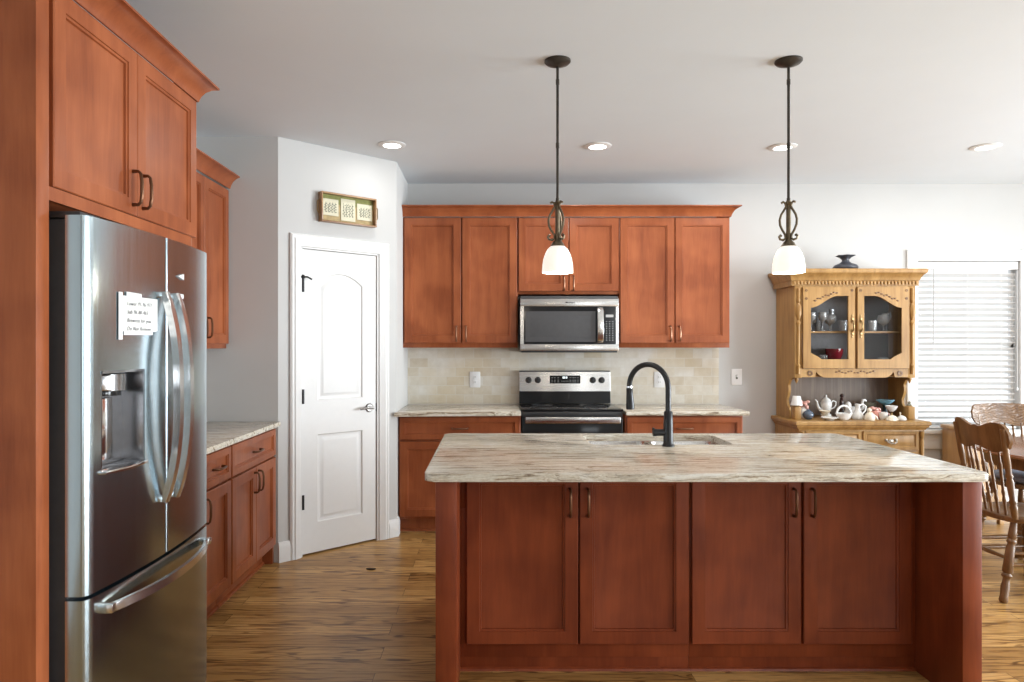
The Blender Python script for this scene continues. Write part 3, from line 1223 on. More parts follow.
YB = 5.07
base_cabinet('base_cabinet', 'cherry base cabinet left of the range under the backsplash', (-0.697, YB, 0), 0, 0.911, 0.605,
             [(0.012, 0.905, 1)], [(0.012, 0.456, 'r'), (0.460, 0.905, 'l')], 'base cabinets on the back wall', 'pull_bright')
base_cabinet('base_cabinet', 'cherry base cabinet right of the range under the backsplash', (0.992, YB, 0), 0, 0.876, 0.605,
             [(0.010, 0.864, 1)], [(0.010, 0.435, 'r'), (0.439, 0.864, 'l')], 'base cabinets on the back wall', 'pull_bright')
slab([(-0.710, 4.962), (0.214, 5.035), (0.214, BACK - 0.011), (-0.697, BACK - 0.011), (-0.697, 4.998), (-0.707, 4.970)], 0.8785, 0.91, 'countertop', 'streaked granite countertop left of the range', 0.004)
slab([(0.993, 5.045), (1.904, 5.045), (1.904, BACK - 0.011), (0.993, BACK - 0.011)], 0.8785, 0.91, 'countertop', 'streaked granite countertop right of the range')

# range
rg = thing('electric_range', 'stainless and black electric range between the back counters', 'range', (0.598, BACK - 0.012, 0))
yfr = -0.55
mb = MB()
mb.box(-0.379, 0.379, yfr, -0.005, 0.05, 0.905, 0.003)
mb.box(-0.35, 0.35, yfr + 0.06, -0.03, 0.0, 0.05)
mb.obj('body', 'grey_case', rg)
mb = MB()
mb.box(-0.382, 0.382, yfr - 0.03, -0.075, 0.906, 0.922, 0.004)
ct = mb.obj('cooktop', 'black_gloss', rg)
for x, y, r_ in ((-0.2, -0.42, 0.105), (0.2, -0.42, 0.085), (-0.2, -0.2, 0.08), (0.2, -0.2, 0.10)):
    m = MB()
    m.lathe([(r_ - 0.003, 0.0), (r_ + 0.003, 0.0), (r_ + 0.003, 0.0006), (r_ - 0.003, 0.0006), (r_ - 0.003, 0.0)], (x, y, 0.9222), 32)
    m.obj('burner_ring', 'grey_case', rg)
mb = MB()
mb.prism([(-0.072, 0.923), (-0.058, 1.020), (-0.004, 1.020), (-0.004, 0.923)], 'yz', -0.374, 0.374, 0.003)
mb.obj('backguard_base', 'black_gloss', rg)
mb = MB()
mb.prism([(-0.070, 1.022), (-0.052, 1.180), (-0.004, 1.180), (-0.004, 1.022)], 'yz', -0.374, 0.374, 0.003)
mb.obj('control_panel', 'brushed_steel', rg)
mb = MB()
mb.box(-0.374, 0.374, -0.056, -0.004, 1.1805, 1.189, 0.002)
mb.obj('panel_cap', 'black_plastic', rg)


def gy(z):
    return -0.070 + (z - 1.022) / 0.158 * 0.018


mb = MB()
mb.prism([(gy(1.085) - 0.003, 1.085), (gy(1.150) - 0.003, 1.150), (gy(1.150) + 0.006, 1.150), (gy(1.085) + 0.006, 1.085)], 'yz', -0.124, 0.127, 0.001)
dpl = mb.obj('display', 'black_gloss', rg)
mb = MB()
for x in (-0.018, -0.006, 0.010):
    mb.box(x, x + 0.009, gy(1.13) - 0.0042, gy(1.13) - 0.003, 1.126, 1.141)
mb.obj('clock_digits', 'digit_glow', rg)
mb = MB()
for x in (-0.105, -0.083, -0.055, 0.045, 0.068, 0.085, 0.107):
    for z in (1.098, 1.112, 1.132):
        mb.box(x - 0.006, x + 0.006, gy(z) - 0.0042, gy(z) - 0.003, z - 0.0015, z + 0.0015)
for x in (-0.025, -0.008, 0.010, 0.024):
    mb.box(x - 0.005, x + 0.005, gy(1.104) - 0.0042, gy(1.104) - 0.003, 1.1025, 1.1055)
mb.obj('panel_lettering', 'key_grey', rg)
for x in (-0.298, -0.222, 0.230, 0.303):
    m = MB()
    z = 1.112
    m.lathe([(0.0, 0.0), (0.026, 0.0), (0.025, 0.004), (0.020, 0.006), (0.019, 0.026), (0.017, 0.030), (0.0, 0.030)], (x, gy(z), z), 20, 'y')
    m.box(x - 0.0035, x + 0.0035, gy(z) - 0.034, gy(z) - 0.028, z - 0.018, z + 0.018, 0.001)
    m.obj('knob', 'black_plastic', rg)
mb = MB()
mb.box(-0.374, 0.374, yfr - 0.035, yfr - 0.001, 0.25, 0.862, 0.004)
od = mb.obj('oven_door', 'black_gloss', rg)
mb = MB()
mb.box(-0.376, 0.376, yfr - 0.030, yfr - 0.001, 0.864, 0.904, 0.003)
mb.obj('vent_strip', 'black_plastic', rg)
mb = MB()
mb.box(-0.352, 0.352, yfr - 0.085, yfr - 0.066, 0.822, 0.870, 0.005)
for x in (-0.33, 0.33):
    mb.box(x - 0.012, x + 0.012, yfr - 0.070, yfr - 0.034, 0.832, 0.856, 0.003)
mb.obj('handle', 'brushed_steel', od)
MB().box(-0.25, 0.25, yfr - 0.0362, yfr - 0.0345, 0.40, 0.74, 0.0005).obj('window', 'black_plastic', od)
mb = MB()
mb.box(-0.374, 0.374, yfr - 0.030, yfr - 0.001, 0.06, 0.245, 0.004)
mb.obj('storage_drawer', 'brushed_steel', rg)

# microwave
mw = thing('microwave_oven', 'stainless over-the-range microwave under the short cabinet', 'microwave', (0.597, 5.26, 1.343))
mb = MB()
mb.box(-0.376, 0.376, 0.022, 0.405, 0.016, 0.4365, 0.003)
mb.obj('body', 'grey_case', mw)
mb = MB()
# steel face around the black door: top band, bottom band, side strips
mb.box(-0.379, 0.379, 0.0, 0.022, 0.356, 0.413, 0.002)
mb.box(-0.379, 0.379, 0.0, 0.022, 0.014, 0.064, 0.002)
mb.box(-0.379, -0.352, 0.0, 0.022, 0.064, 0.356)
mb.box(0.357, 0.379, 0.0, 0.022, 0.064, 0.356)
mb.obj('front_frame', 'brushed_steel', mw)
mb = MB()
mb.box(-0.352, 0.357, 0.001, 0.021, 0.064, 0.356)
dr = mb.obj('door', 'black_gloss', mw)
mb = MB()
mb.panel(-0.340, 0.200, 0.082, 0.318, [(0, 0.003), (0.0, 0.0), (0.004, -0.0005), (0.035, 0.0002), (0.036, 0.0)], 0.0006)
mb.obj('window', 'grey_case', dr)
mb = MB()
pts = [(-0.008, 0.074), (-0.030, 0.10), (-0.036, 0.21), (-0.030, 0.32), (-0.008, 0.346), (-0.001, 0.346), (-0.001, 0.34), (-0.020, 0.315), (-0.024, 0.21), (-0.020, 0.105), (-0.001, 0.080), (-0.001, 0.074)]
mb.prism(pts, 'yz', 0.212, 0.258, 0.003)
mb.obj('handle', 'satin_steel', dr, 50)
mb = MB()
for i, x in enumerate((0.285, 0.309, 0.333)):
    for j in range(9):
        z = 0.095 + j * 0.018
        if j in (2, 6) and True:
            pass
        mb.box(x - 0.0045, x + 0.0045, -0.0002, 0.0012, z - 0.002, z + 0.002)
mb.obj('keypad', 'key_grey', mw)
MB().box(0.280, 0.338, -0.0002, 0.0012, 0.272, 0.292).obj('display', 'key_grey', mw)
mb = MB()
mb.sphere((-0.022, -0.0004, 0.386), 0.010, (1.0, 0.06, 0.55), 12)
for k in range(6):
    mb.box(-0.010 + k * 0.0085, -0.004 + k * 0.0085, -0.0008, 0.0005, 0.382, 0.389)
mb.obj('logo', 'ink', mw)
mb = MB()
mb.box(-0.37, 0.37, 0.01, 0.39, 0.0, 0.0155, 0.002)
mb.obj('vent_base', 'black_plastic', mw)

# outlets and switch
def plate(name, label, x, z, y, kind):
    r = thing(name, label, 'outlet' if kind == 'o' else 'switch', (x, y, z))
    MB().box(-0.044, 0.044, -0.006, 0, -0.066, 0.066, 0.003).obj('cover_plate', 'white_plastic', r)
    mb = MB()
    if kind == 'o':
        for zz in (-0.021, 0.021):
            mb.box(-0.017, 0.017, -0.0085, -0.0062, zz - 0.0155, zz + 0.0155, 0.001)
        mb.obj('socket', 'white_plastic', r)
        mb = MB()
        for zz in (-0.021, 0.021):
            for xx in (-0.0065, 0.0065):
                mb.box(xx - 0.0014, xx + 0.0014, -0.0090, -0.0086, zz - 0.005, zz + 0.006)
        mb.obj('slots', 'ink_soft', r)
    else:
        mb.box(-0.006, 0.006, -0.016, -0.0062, -0.002, 0.014, 0.002)
        mb.obj('toggle', 'white_plastic', r)
        MB().box(-0.008, 0.008, -0.0068, -0.0061, -0.017, 0.017).obj('toggle_slot', 'ink_soft', r)


plate('wall_outlet', 'white duplex outlet on the backsplash left of the range', -0.142, 1.114, BACK - 0.0105, 'o')
plate('wall_outlet', 'white duplex outlet on the backsplash right of the range behind the faucet', 1.388, 1.114, BACK - 0.0105, 'o')
plate('light_switch', 'white toggle light switch on the grey wall left of the hutch', 2.033, 1.135, BACK - 0.0005, 's')

# ------------------------------------------------------------------ kitchen island
YD = 2.92
YP = 2.645
YI = 3.785
XL0, XL1, XR0, XR1 = -0.219, -0.137, 1.823, 1.898


def island_unit(label, x0, x1, doors, panel):
    r = thing('island_cabinet', label, 'cabinet', (x0, YD, 0), 0, 'island cabinets')
    W = x1 - x0
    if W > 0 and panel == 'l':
        MB().box(0.0, W, 0.0205, YI - YD, 0.06, 0.70, 0.0008).obj('carcass', 'cherry_shaded', r)
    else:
        MB().box(0.0, W, 0.0205, YI - YD, 0.06, 0.70, 0.0008).obj('carcass', 'cherry_shaded', r)
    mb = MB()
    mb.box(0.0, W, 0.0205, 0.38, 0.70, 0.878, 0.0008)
    mb.obj('top_rail', 'cherry_shaded', r)
    MB().box(0.0, W, 0.028, 0.045, 0.012, 0.118, 0.0008).obj('toe_board', 'cherry_shaded', r)
    MB().prism([(0.028, 0.0), (0.028, 0.014), (0.018, 0.009), (0.015, 0.0)], 'yz', 0, W).obj('shoe_molding', 'cherry_shaded', r)
    for u0, u1, s in doors:
        pu = u0 + 0.034 if s == 'l' else u1 - 0.034
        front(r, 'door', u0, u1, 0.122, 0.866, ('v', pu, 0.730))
    a, b = (XL0 - x0, XL1 - x0) if panel == 'l' else (XR0 - x0, XR1 - x0)
    mb = MB()
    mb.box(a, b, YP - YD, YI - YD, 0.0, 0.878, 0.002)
    mb.obj('end_panel', 'cherry_shaded', r)
    return r


xm = 0.847
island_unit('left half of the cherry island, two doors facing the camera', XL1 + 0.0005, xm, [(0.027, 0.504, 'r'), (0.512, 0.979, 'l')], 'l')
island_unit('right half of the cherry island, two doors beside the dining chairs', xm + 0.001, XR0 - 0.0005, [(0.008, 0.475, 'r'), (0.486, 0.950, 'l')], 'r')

poly = rrect(-0.2605, 1.918, 2.615, 3.807, 0.035, 5)
top_mb = MB().prism(poly, 'xy', 0.8785, 0.91, 0.005)
top = top_mb.obj('island_countertop', 'granite', None, 40)
SX0, SX1, SY0, SY1 = 0.49, 1.20, 3.375, 3.735
cut = MB().prism(rrect(SX0, SX1, SY0, SY1, 0.05, 6), 'xy', 0.80, 1.0).obj('cutter', 'granite', None, 40)
bmod = top.modifiers.new('hole', 'BOOLEAN')
bmod.operation = 'DIFFERENCE'
bmod.object = cut
bmod.solver = 'EXACT'
dg = bpy.context.evaluated_depsgraph_get()
dg.update()
me = bpy.data.meshes.new_from_object(top.evaluated_get(dg))
top.modifiers.clear()
top.data = me
me.set_sharp_from_angle(angle=math.radians(40))
COL.objects.unlink(cut)
bpy.data.objects.remove(cut)
tag(top, 'large streaked granite countertop of the island with sink cutout', 'countertop')

sk = thing('kitchen_sink', 'double bowl stainless undermount sink set in the island countertop', 'sink', ((SX0 + SX1) / 2, (SY0 + SY1) / 2, 0.878))
sw, sd = (SX1 - SX0) / 2, (SY1 - SY0) / 2


def bowl(x0, x1):
    mb = MB()
    o = []
    for ins, z, r in ((-0.010, -0.0005, 0.055), (0.0, -0.0005, 0.05), (0.003, -0.01, 0.05), (0.006, -0.15, 0.045), (0.02, -0.168, 0.045), (0.05, -0.172, 0.03)):
        o.append([(x, y, z) for x, y in rrect(x0 + ins, x1 - ins, -sd + 0.002 + ins, sd - 0.002 - ins, r, 5)])
    mb.loops(o, cap0=False)
    b = mb.obj('bowl', 'sink_steel', sk, 50)
    m = MB()
    m.lathe([(0.0, 0.0), (0.030, 0.0), (0.042, 0.004), (0.044, 0.0), (0.044, -0.001)], ((x0 + x1) / 2, 0, -0.1715), 20)
    m.obj('drain', 'chrome', b)


bowl(-sw + 0.004, -0.008)
bowl(0.008, sw - 0.004)

# faucet
fa = thing('kitchen_faucet', 'matte black gooseneck faucet with pull-down sprayer on the island', 'faucet', (0.858, 3.325, 0.9105))
mb = MB()
mb.lathe([(0.0, 0.0), (0.030, 0.0), (0.030, 0.005), (0.026, 0.010), (0.024, 0.015), (0.023, 0.10), (0.021, 0.165), (0.0155, 0.172), (0.0, 0.172)], (0, 0, 0), 20)
mb.obj('base', 'matte_black', fa)
du = Vector((-0.70, 0.71))
du.normalize()
R_ = 0.112
pts = [(0, 0, 0.165), (0, 0, 0.25)]
for i in range(21):
    a = PI * i / 20 * 1.02
    q = R_ * (1 - math.cos(a))
    pts.append((du.x * q, du.y * q, 0.283 + R_ * math.sin(a)))
lp = pts[-1]
mb = MB()
mb.tube(pts, 0.0135, 14)
mb.obj('spout', 'matte_black', fa)
e = Vector(lp)
dn = Vector((du.x * -0.05, du.y * -0.05, -1)).normalized()
mb = MB()
mb.turned(e, e + dn * 0.112, [(0, 0.0155), (0.05, 0.0155), (0.06, 0.0165), (0.3, 0.0175), (0.85, 0.0215), (1.0, 0.0205)], 16)
mb.obj('spray_head', 'matte_black', fa)
mb = MB()
mb.turned(e - dn * 0.006, e + dn * 0.003, [(0, 0.0158), (1, 0.0158)], 16)
mb.obj('spray_collar', 'chrome', fa)
mb = MB()
mb.tube([(-0.015, 0, 0.066), (-0.062, 0, 0.066)], 0.0165, 14)
mb.tube([(-0.058, 0, 0.066), (-0.074, 0, 0.066)], 0.0185, 14)
mb.tube([(-0.066, 0.0, 0.076), (-0.075, 0.0, 0.088)], [0.007, 0.006], 10)
mb.obj('lever', 'matte_black', fa)

# ------------------------------------------------------------------ pendants and recessed lights
def make_pendant(label, loc):
    r = thing('pendant_light', label, 'lamp', loc, 0, 'pendant lights over the island')
    H = CEIL - loc[2]
    MB().lathe([(0.0, 0.0), (0.062, 0.0), (0.062, -0.006), (0.054, -0.014), (0.030, -0.022), (0.012, -0.030), (0.0, -0.032)], (0, 0, 0), 32).obj('canopy', 'iron', r)
    mb = MB()
    mb.tube([(0, 0, -0.02), (0, 0, -0.80)], 0.0065, 12)
    for z in (-0.10, -0.40, -0.66):
        mb.tube([(0, 0, z - 0.012), (0, 0, z + 0.012)], 0.0085, 12)
    mb.obj('rod', 'iron', r)
    mb = MB()
    mb.tube([(0, 0, -0.66), (0, 0, -0.85)], 0.011, 12)
    mb.lathe([(0.0, 0.0), (0.018, -0.004), (0.014, -0.012), (0.010, -0.020)], (0, 0, -0.664), 16)
    mb.obj('stem', 'old_bronze', r)
    # three wrought scrolls
    prof = [(0.034, -0.672), (0.026, -0.666), (0.016, -0.672), (0.012, -0.688), (0.022, -0.705), (0.036, -0.728), (0.043, -0.752), (0.041, -0.776), (0.030, -0.800), (0.016, -0.820),
            (0.014, -0.838), (0.026, -0.846), (0.042, -0.842), (0.046, -0.830), (0.040, -0.823), (0.034, -0.828)]
    for k in range(3):
        a = PI * 1.02 + k * PI * 2 / 3
        m = MB()
        m.tube([(math.cos(a) * q, math.sin(a) * q, z) for q, z in prof], 0.0056, 8)
        m.obj('scroll', 'old_bronze', r)
    MB().lathe([(0.0, -0.842), (0.012, -0.842), (0.018, -0.850), (0.026, -0.858), (0.030, -0.866), (0.034, -0.872), (0.034, -0.878), (0.0, -0.878)], (0, 0, 0), 20).obj('fitter', 'old_bronze', r)
    out = [(0.026, -0.874), (0.034, -0.876), (0.048, -0.889), (0.059, -0.910), (0.067, -0.935), (0.0715, -0.962), (0.0735, -0.990), (0.0735, -1.000)]
    inn = [(q - 0.004, z) for q, z in out]
    MB().lathe(out + inn[::-1], (0, 0, 0), 36).obj('lamp_shade', 'shade_glass', r, 60)
    m = MB()
    m.lathe([(0.0, -0.885), (0.014, -0.888), (0.016, -0.915), (0.026, -0.940), (0.026, -0.955), (0.015, -0.972), (0.0, -0.977)], (0, 0, 0), 16)
    m.obj('bulb', 'bulb_glow', r)
    d = bpy.data.lights.new('pendant_bulb', 'POINT')
    d.energy = 2.5
    d.color = (1, 0.88, 0.72)
    d.shadow_soft_size = 0.05
    o = bpy.data.objects.new('pendant_bulb', d)
    COL.objects.link(o)
    o.location = (loc[0], loc[1], loc[2] - 1.005)
    return r


make_pendant('left hanging pendant lamp with white bell shade in front of the back cabinets', (0.309, 3.22, CEIL - 0.0005))
make_pendant('right hanging pendant lamp with white bell shade in front of the grey wall', (1.398, 3.22, CEIL - 0.0005))

rec_labels = ['round recessed ceiling light near the angled pantry wall', 'round recessed ceiling light right of the left pendant rod',
              'round recessed ceiling light just behind the right pendant rod', 'round recessed ceiling light nearest the window']
for (x, y), lb in zip([(-0.669, 4.57), (0.711, 4.60), (1.965, 4.62), (3.338, 4.62)], rec_labels):
    r = thing('recessed_light', lb, 'lamp', (x, y, CEIL), 0, 'recessed ceiling lights')
    MB().lathe([(0.060, -0.0005), (0.092, -0.0005), (0.092, -0.004), (0.078, -0.009), (0.060, -0.010), (0.060, -0.0005)], (0, 0, 0), 36).obj('trim_ring', 'white_paint', r)
    MB().lathe([(0.0, -0.011), (0.030, -0.0105), (0.059, -0.008), (0.0605, -0.002), (0.0, -0.001)], (0, 0, 0), 32).obj('lens', 'lamp_lens', r)
    d = bpy.data.lights.new('recessed_beam', 'AREA')
    d.shape = 'DISK'
    d.size = 0.11
    d.energy = 1.5 if x < 0 else 8.0
    d.color = (1, 0.98, 0.94)
    o = bpy.data.objects.new('recessed_beam', d)
    COL.objects.link(o)
    o.location = (x, y, CEIL - 0.014)
# the same ceiling lights carry on over the rest of the room, behind the viewer
for x in (0.0, 1.7, 3.4):
    for y in (-1.2,):
        d = bpy.data.lights.new('recessed_beam', 'AREA')
        d.shape = 'DISK'
        d.size = 0.12
        d.energy = 4
        d.color = (1, 0.95, 0.88)
        o = bpy.data.objects.new('recessed_beam', d)
        COL.objects.link(o)
        o.location = (x, y, CEIL - 0.014)

# ------------------------------------------------------------------ tray hung over the pantry door
tx = along(0.497, 0.0)
tr = thing('wall_tray', 'small wooden tray with three botanical cards hung above the pantry door', 'tray', (tx[0], tx[1], 2.332), ANG)
tr.rotation_euler = (0, math.radians(-0.6), ANG)
TW, TH, TD = 0.214, 0.100, 0.050
mb = MB()
mb.box(-TW, TW, -TD, -0.001, TH - 0.010, TH, 0.001)
mb.box(-TW, TW, -TD, -0.001, -TH, -TH + 0.010, 0.001)
mb.box(-TW, -TW + 0.010, -TD, -0.001, -TH + 0.01, TH - 0.01, 0.001)
mb.box(TW - 0.010, TW, -TD, -0.001, -TH + 0.01, TH - 0.01, 0.001)
mb.obj('tray_frame', 'tray_wood', tr)
MB().box(-TW + 0.009, TW - 0.009, -0.012, -0.001, -TH + 0.009, TH - 0.009).obj('backing', 'straw_mat', tr)
MB().box(-TW + 0.0095, TW - 0.0095, -0.0135, -0.0122, 0.030, TH - 0.010).obj('felt_band', 'olive_felt', tr)
for k, (x, z, hw_, hh) in enumerate(((-0.133, 0.005, 0.062, 0.056), (0.004, 0.000, 0.056, 0.075), (0.134, 0.000, 0.060, 0.056))):
    c = MB().box(x - hw_, x + hw_, -0.0165, -0.0138, z - hh, z + hh).obj('card', 'card_cream', tr)
    m = MB()
    rnd = random.Random(k + 3)
    for j in range(4):
        x0 = x + (-0.5 + j / 3) * hw_ * 1.1
        base = z - hh * 0.65
        m.tube([(x0, -0.0172, base), (x0 + rnd.uniform(-.006, .006), -0.0172, z), (x0 + rnd.uniform(-.01, .01), -0.0172, z + hh * 0.6)], 0.0011, 5)
        for q in range(7):
            zz = base + (0.1 + 0.16 * q) * hh
            sgn = -1 if q % 2 else 1
            m.sphere((x0 + sgn * 0.006 + rnd.uniform(-.003, .003), -0.0172, zz), 0.0055, (1.0, 0.12, 0.6), 8)
    m.obj('botanical_print', 'ink_soft', c)
for sx in (-1, 1):
    mb = MB()
    mb.tube([(sx * TW, -0.028, 0.042), (sx * (TW + 0.016), -0.028, 0.040), (sx * (TW + 0.020), -0.028, 0.030), (sx * (TW + 0.020), -0.028, -0.030), (sx * (TW + 0.016), -0.028, -0.040), (sx * TW, -0.028, -0.042)], 0.0035, 8)
    mb.obj('handle', 'antique_brass', tr)

# scrap on the floor near the pantry door
m = MB()
m.prism([(-0.030, 0), (-0.012, 0.012), (0.010, 0.009), (0.030, 0.002), (0.014, -0.010), (-0.010, -0.009)], 'xy', 0.0, 0.009, 0.002)
o = m.obj('floor_scrap', 'leaf_scrap')
o.location = (-0.755, 4.26, 0.0005)
tag(o, 'tiny dark scrap lying on the floor before the pantry door', 'debris')

# ------------------------------------------------------------------ china hutch
HX = 2.826
hu_ = thing('china_hutch', 'golden oak china hutch with glass doors against the back wall', 'hutch', (HX, BACK - 0.018, 0))
mb = MB()
mb.box(-0.480, 0.480, -0.440, 0.0, 0.10, 0.752, 0.002)
mb.box(-0.490, 0.490, -0.452, 0.0, 0.0, 0.10, 0.006)
mb.obj('base_body', 'oak', hu_)
mb = MB()
TP = [(0.0, 0.7525), (0.006, 0.7525), (0.010, 0.765), (0.022, 0.774), (0.024, 0.786), (0.034, 0.792), (0.034, 0.812), (0.028, 0.819), (0.0, 0.819)]
mb.sweep(TP, [(-0.480, 0.0), (-0.480, -0.440), (0.480, -0.440), (0.480, 0.0)])
mb.box(-0.479, 0.479, -0.439, 0.0, 0.7525, 0.8188)
mb.obj('hutch_counter', 'oak', hu_)
for a, b in ((-0.430, -0.008), (0.008, 0.430)):
    mb = MB()
    mb.panel(a, b, 0.600, 0.742, [(0, 0.012), (0, 0.002), (0.002, 0.0), (0.022, 0.0), (0.028, 0.008), (0.034, 0.008), (0.040, 0.004)], -0.4525)
    d = mb.obj('drawer_front', 'oak', hu_)
    m = MB()
    cx_ = (a + b) / 2
    for sx in (-1, 1):
        m.lathe([(0.0, 0.0), (0.011, 0.0), (0.009, 0.008), (0.0, 0.010)], (cx_ + sx * 0.038, -0.449, 0.676), 12, 'y')
    m.tube([(cx_ - 0.038, -0.458, 0.676), (cx_ - 0.032, -0.470, 0.660), (cx_ - 0.012, -0.476, 0.650), (cx_, -0.478, 0.655), (cx_ + 0.012, -0.476, 0.650), (cx_ + 0.032, -0.470, 0.660), (cx_ + 0.038, -0.458, 0.676)], 0.0055, 8)
    m.sphere((cx_, -0.452, 0.668), 0.018, (1.2, 0.25, 0.8), 12)
    m.obj('drawer_pull', 'pewter', d)
    mb = MB()
    mb.panel(a, b, 0.13, 0.585, [(0, 0.012), (0, 0.002), (0.002, 0.0), (0.055, 0.0), (0.062, 0.008), (0.075, 0.008), (0.095, 0.001)], -0.4525)
    mb.obj('base_door', 'oak', hu_)
for sx in (-1, 1):
    m = MB()
    m.turned((sx * 0.458, -0.449, 0.13), (sx * 0.458, -0.449, 0.742), [(0, 0.014), (0.06, 0.014), (0.08, 0.007), (0.12, 0.013), (0.5, 0.009), (0.88, 0.013), (0.90, 0.006), (0.94, 0.014), (1, 0.014)], 10)
    m.obj('corner_spindle', 'oak', hu_)
# upper case
U, UD, Z0, Z1, ZT = 0.470, -0.325, 0.8195, 1.145, 1.862
for sx in (-1, 1):
    mb = MB()
    xa, xb = (-U, -U + 0.020) if sx < 0 else (U - 0.020, U)
    pr = [(0.0, Z0), (-0.255, Z0), (-0.255, 0.86), (-0.235, 0.90), (-0.205, 0.93), (-0.200, 0.97), (-0.225, 1.01), (-0.235, 1.05), (-0.225, 1.085), (-0.25, 1.12), (-0.300, 1.14), (UD, Z1), (UD, ZT), (0.0, ZT)]
    mb.prism(pr, 'yz', xa, xb)
    mb.obj('side_panel', 'oak', hu_)
mb = MB()
mb.box(-U + 0.0205, U - 0.0205, -0.014, -0.002, Z0, Z1)
mb.obj('back_board', 'oak_board', hu_)
MB().box(-U + 0.0205, U - 0.0205, -0.014, -0.002, Z1 + 0.02, ZT - 0.002).obj('case_back', 'hutch_back', hu_)
for z, th, y0 in ((1.150, 0.020, UD + 0.022), (1.496, 0.014, -0.27), (ZT - 0.022, 0.020, UD + 0.022)):
    MB().box(-U + 0.0205, U - 0.0205, y0, -0.0145, z, z + th).obj('shelf', 'oak', hu_)
# face stiles with applied turnings
for sx in (-1, 1):
    mb = MB()
    a, b = sorted((sx * 0.414, sx * U))
    mb.box(a, b, UD - 0.020, UD - 0.0005, Z1, ZT, 0.001)
    mb.obj('face_stile', 'oak', hu_)
    m = MB()
    x_ = sx * 0.443
    m.turned((x_, UD - 0.024, Z1 + 0.03), (x_, UD - 0.024, ZT - 0.02),
             [(0, 0.013), (0.09, 0.013), (0.10, 0.017), (0.12, 0.008), (0.30, 0.011), (0.56, 0.011), (0.60, 0.019), (0.63, 0.007), (0.70, 0.024), (0.79, 0.021), (0.83, 0.007), (0.86, 0.016), (0.88, 0.012), (1, 0.012)], 10)
    m.obj('turned_column', 'oak', hu_)
    m = MB()
    m.box(x_ - 0.025, x_ + 0.025, -0.345, -0.275, Z0, 0.920, 0.003)
    m.lathe([(0.0, 0.0), (0.024, 0.0), (0.020, 0.006), (0.0, 0.006)], (x_, -0.31, 0.9202), 16)
    m.obj('corner_block', 'oak', hu_)
    m = MB()
    m.turned((x_, -0.315, 1.1445), (x_, -0.315, 1.10), [(0, 0.012), (0.3, 0.016), (0.6, 0.010), (1.0, 0.003)], 10)
    m.obj('drop_finial', 'oak', hu_)
# apron with scroll ends
ap = [(-0.414, 1.216)]
ap += [(-0.414, 1.150), (-0.310, 1.150), (-0.302, 1.192), (-0.285, 1.172), (-0.255, 1.152), (-0.235, 1.147), (0.235, 1.147), (0.255, 1.152), (0.285, 1.172), (0.302, 1.192), (0.310, 1.150), (0.414, 1.150), (0.414, 1.216)]
mb = MB()
mb.prism(ap, 'xz', UD - 0.020, UD - 0.0005)
apron = mb.obj('apron', 'oak', hu_)
m = MB()
for sx in (-1, 1):
    m.lathe([(0.010, 0.0), (0.020, 0.0), (0.020, 0.004), (0.010, 0.004), (0.010, 0.0)], (sx * 0.350, UD - 0.0205, 1.180), 16, 'y')
for k in range(13):
    x = -0.145 + k * 0.024
    m.sphere((x, UD - 0.0205, 1.190 + 0.008 * math.sin(k * 1.7)), 0.010, (1.1, 0.35, 0.55), 8)
m.obj('apron_carving', 'chair_wood', apron)
mb = MB()
mb.box(-0.414, 0.414, UD - 0.020, UD - 0.0005, 1.851, ZT)
mb.box(-0.0095, 0.0095, UD - 0.018, UD - 0.0005, 1.217, 1.851)
mb.obj('face_rail', 'oak', hu_)


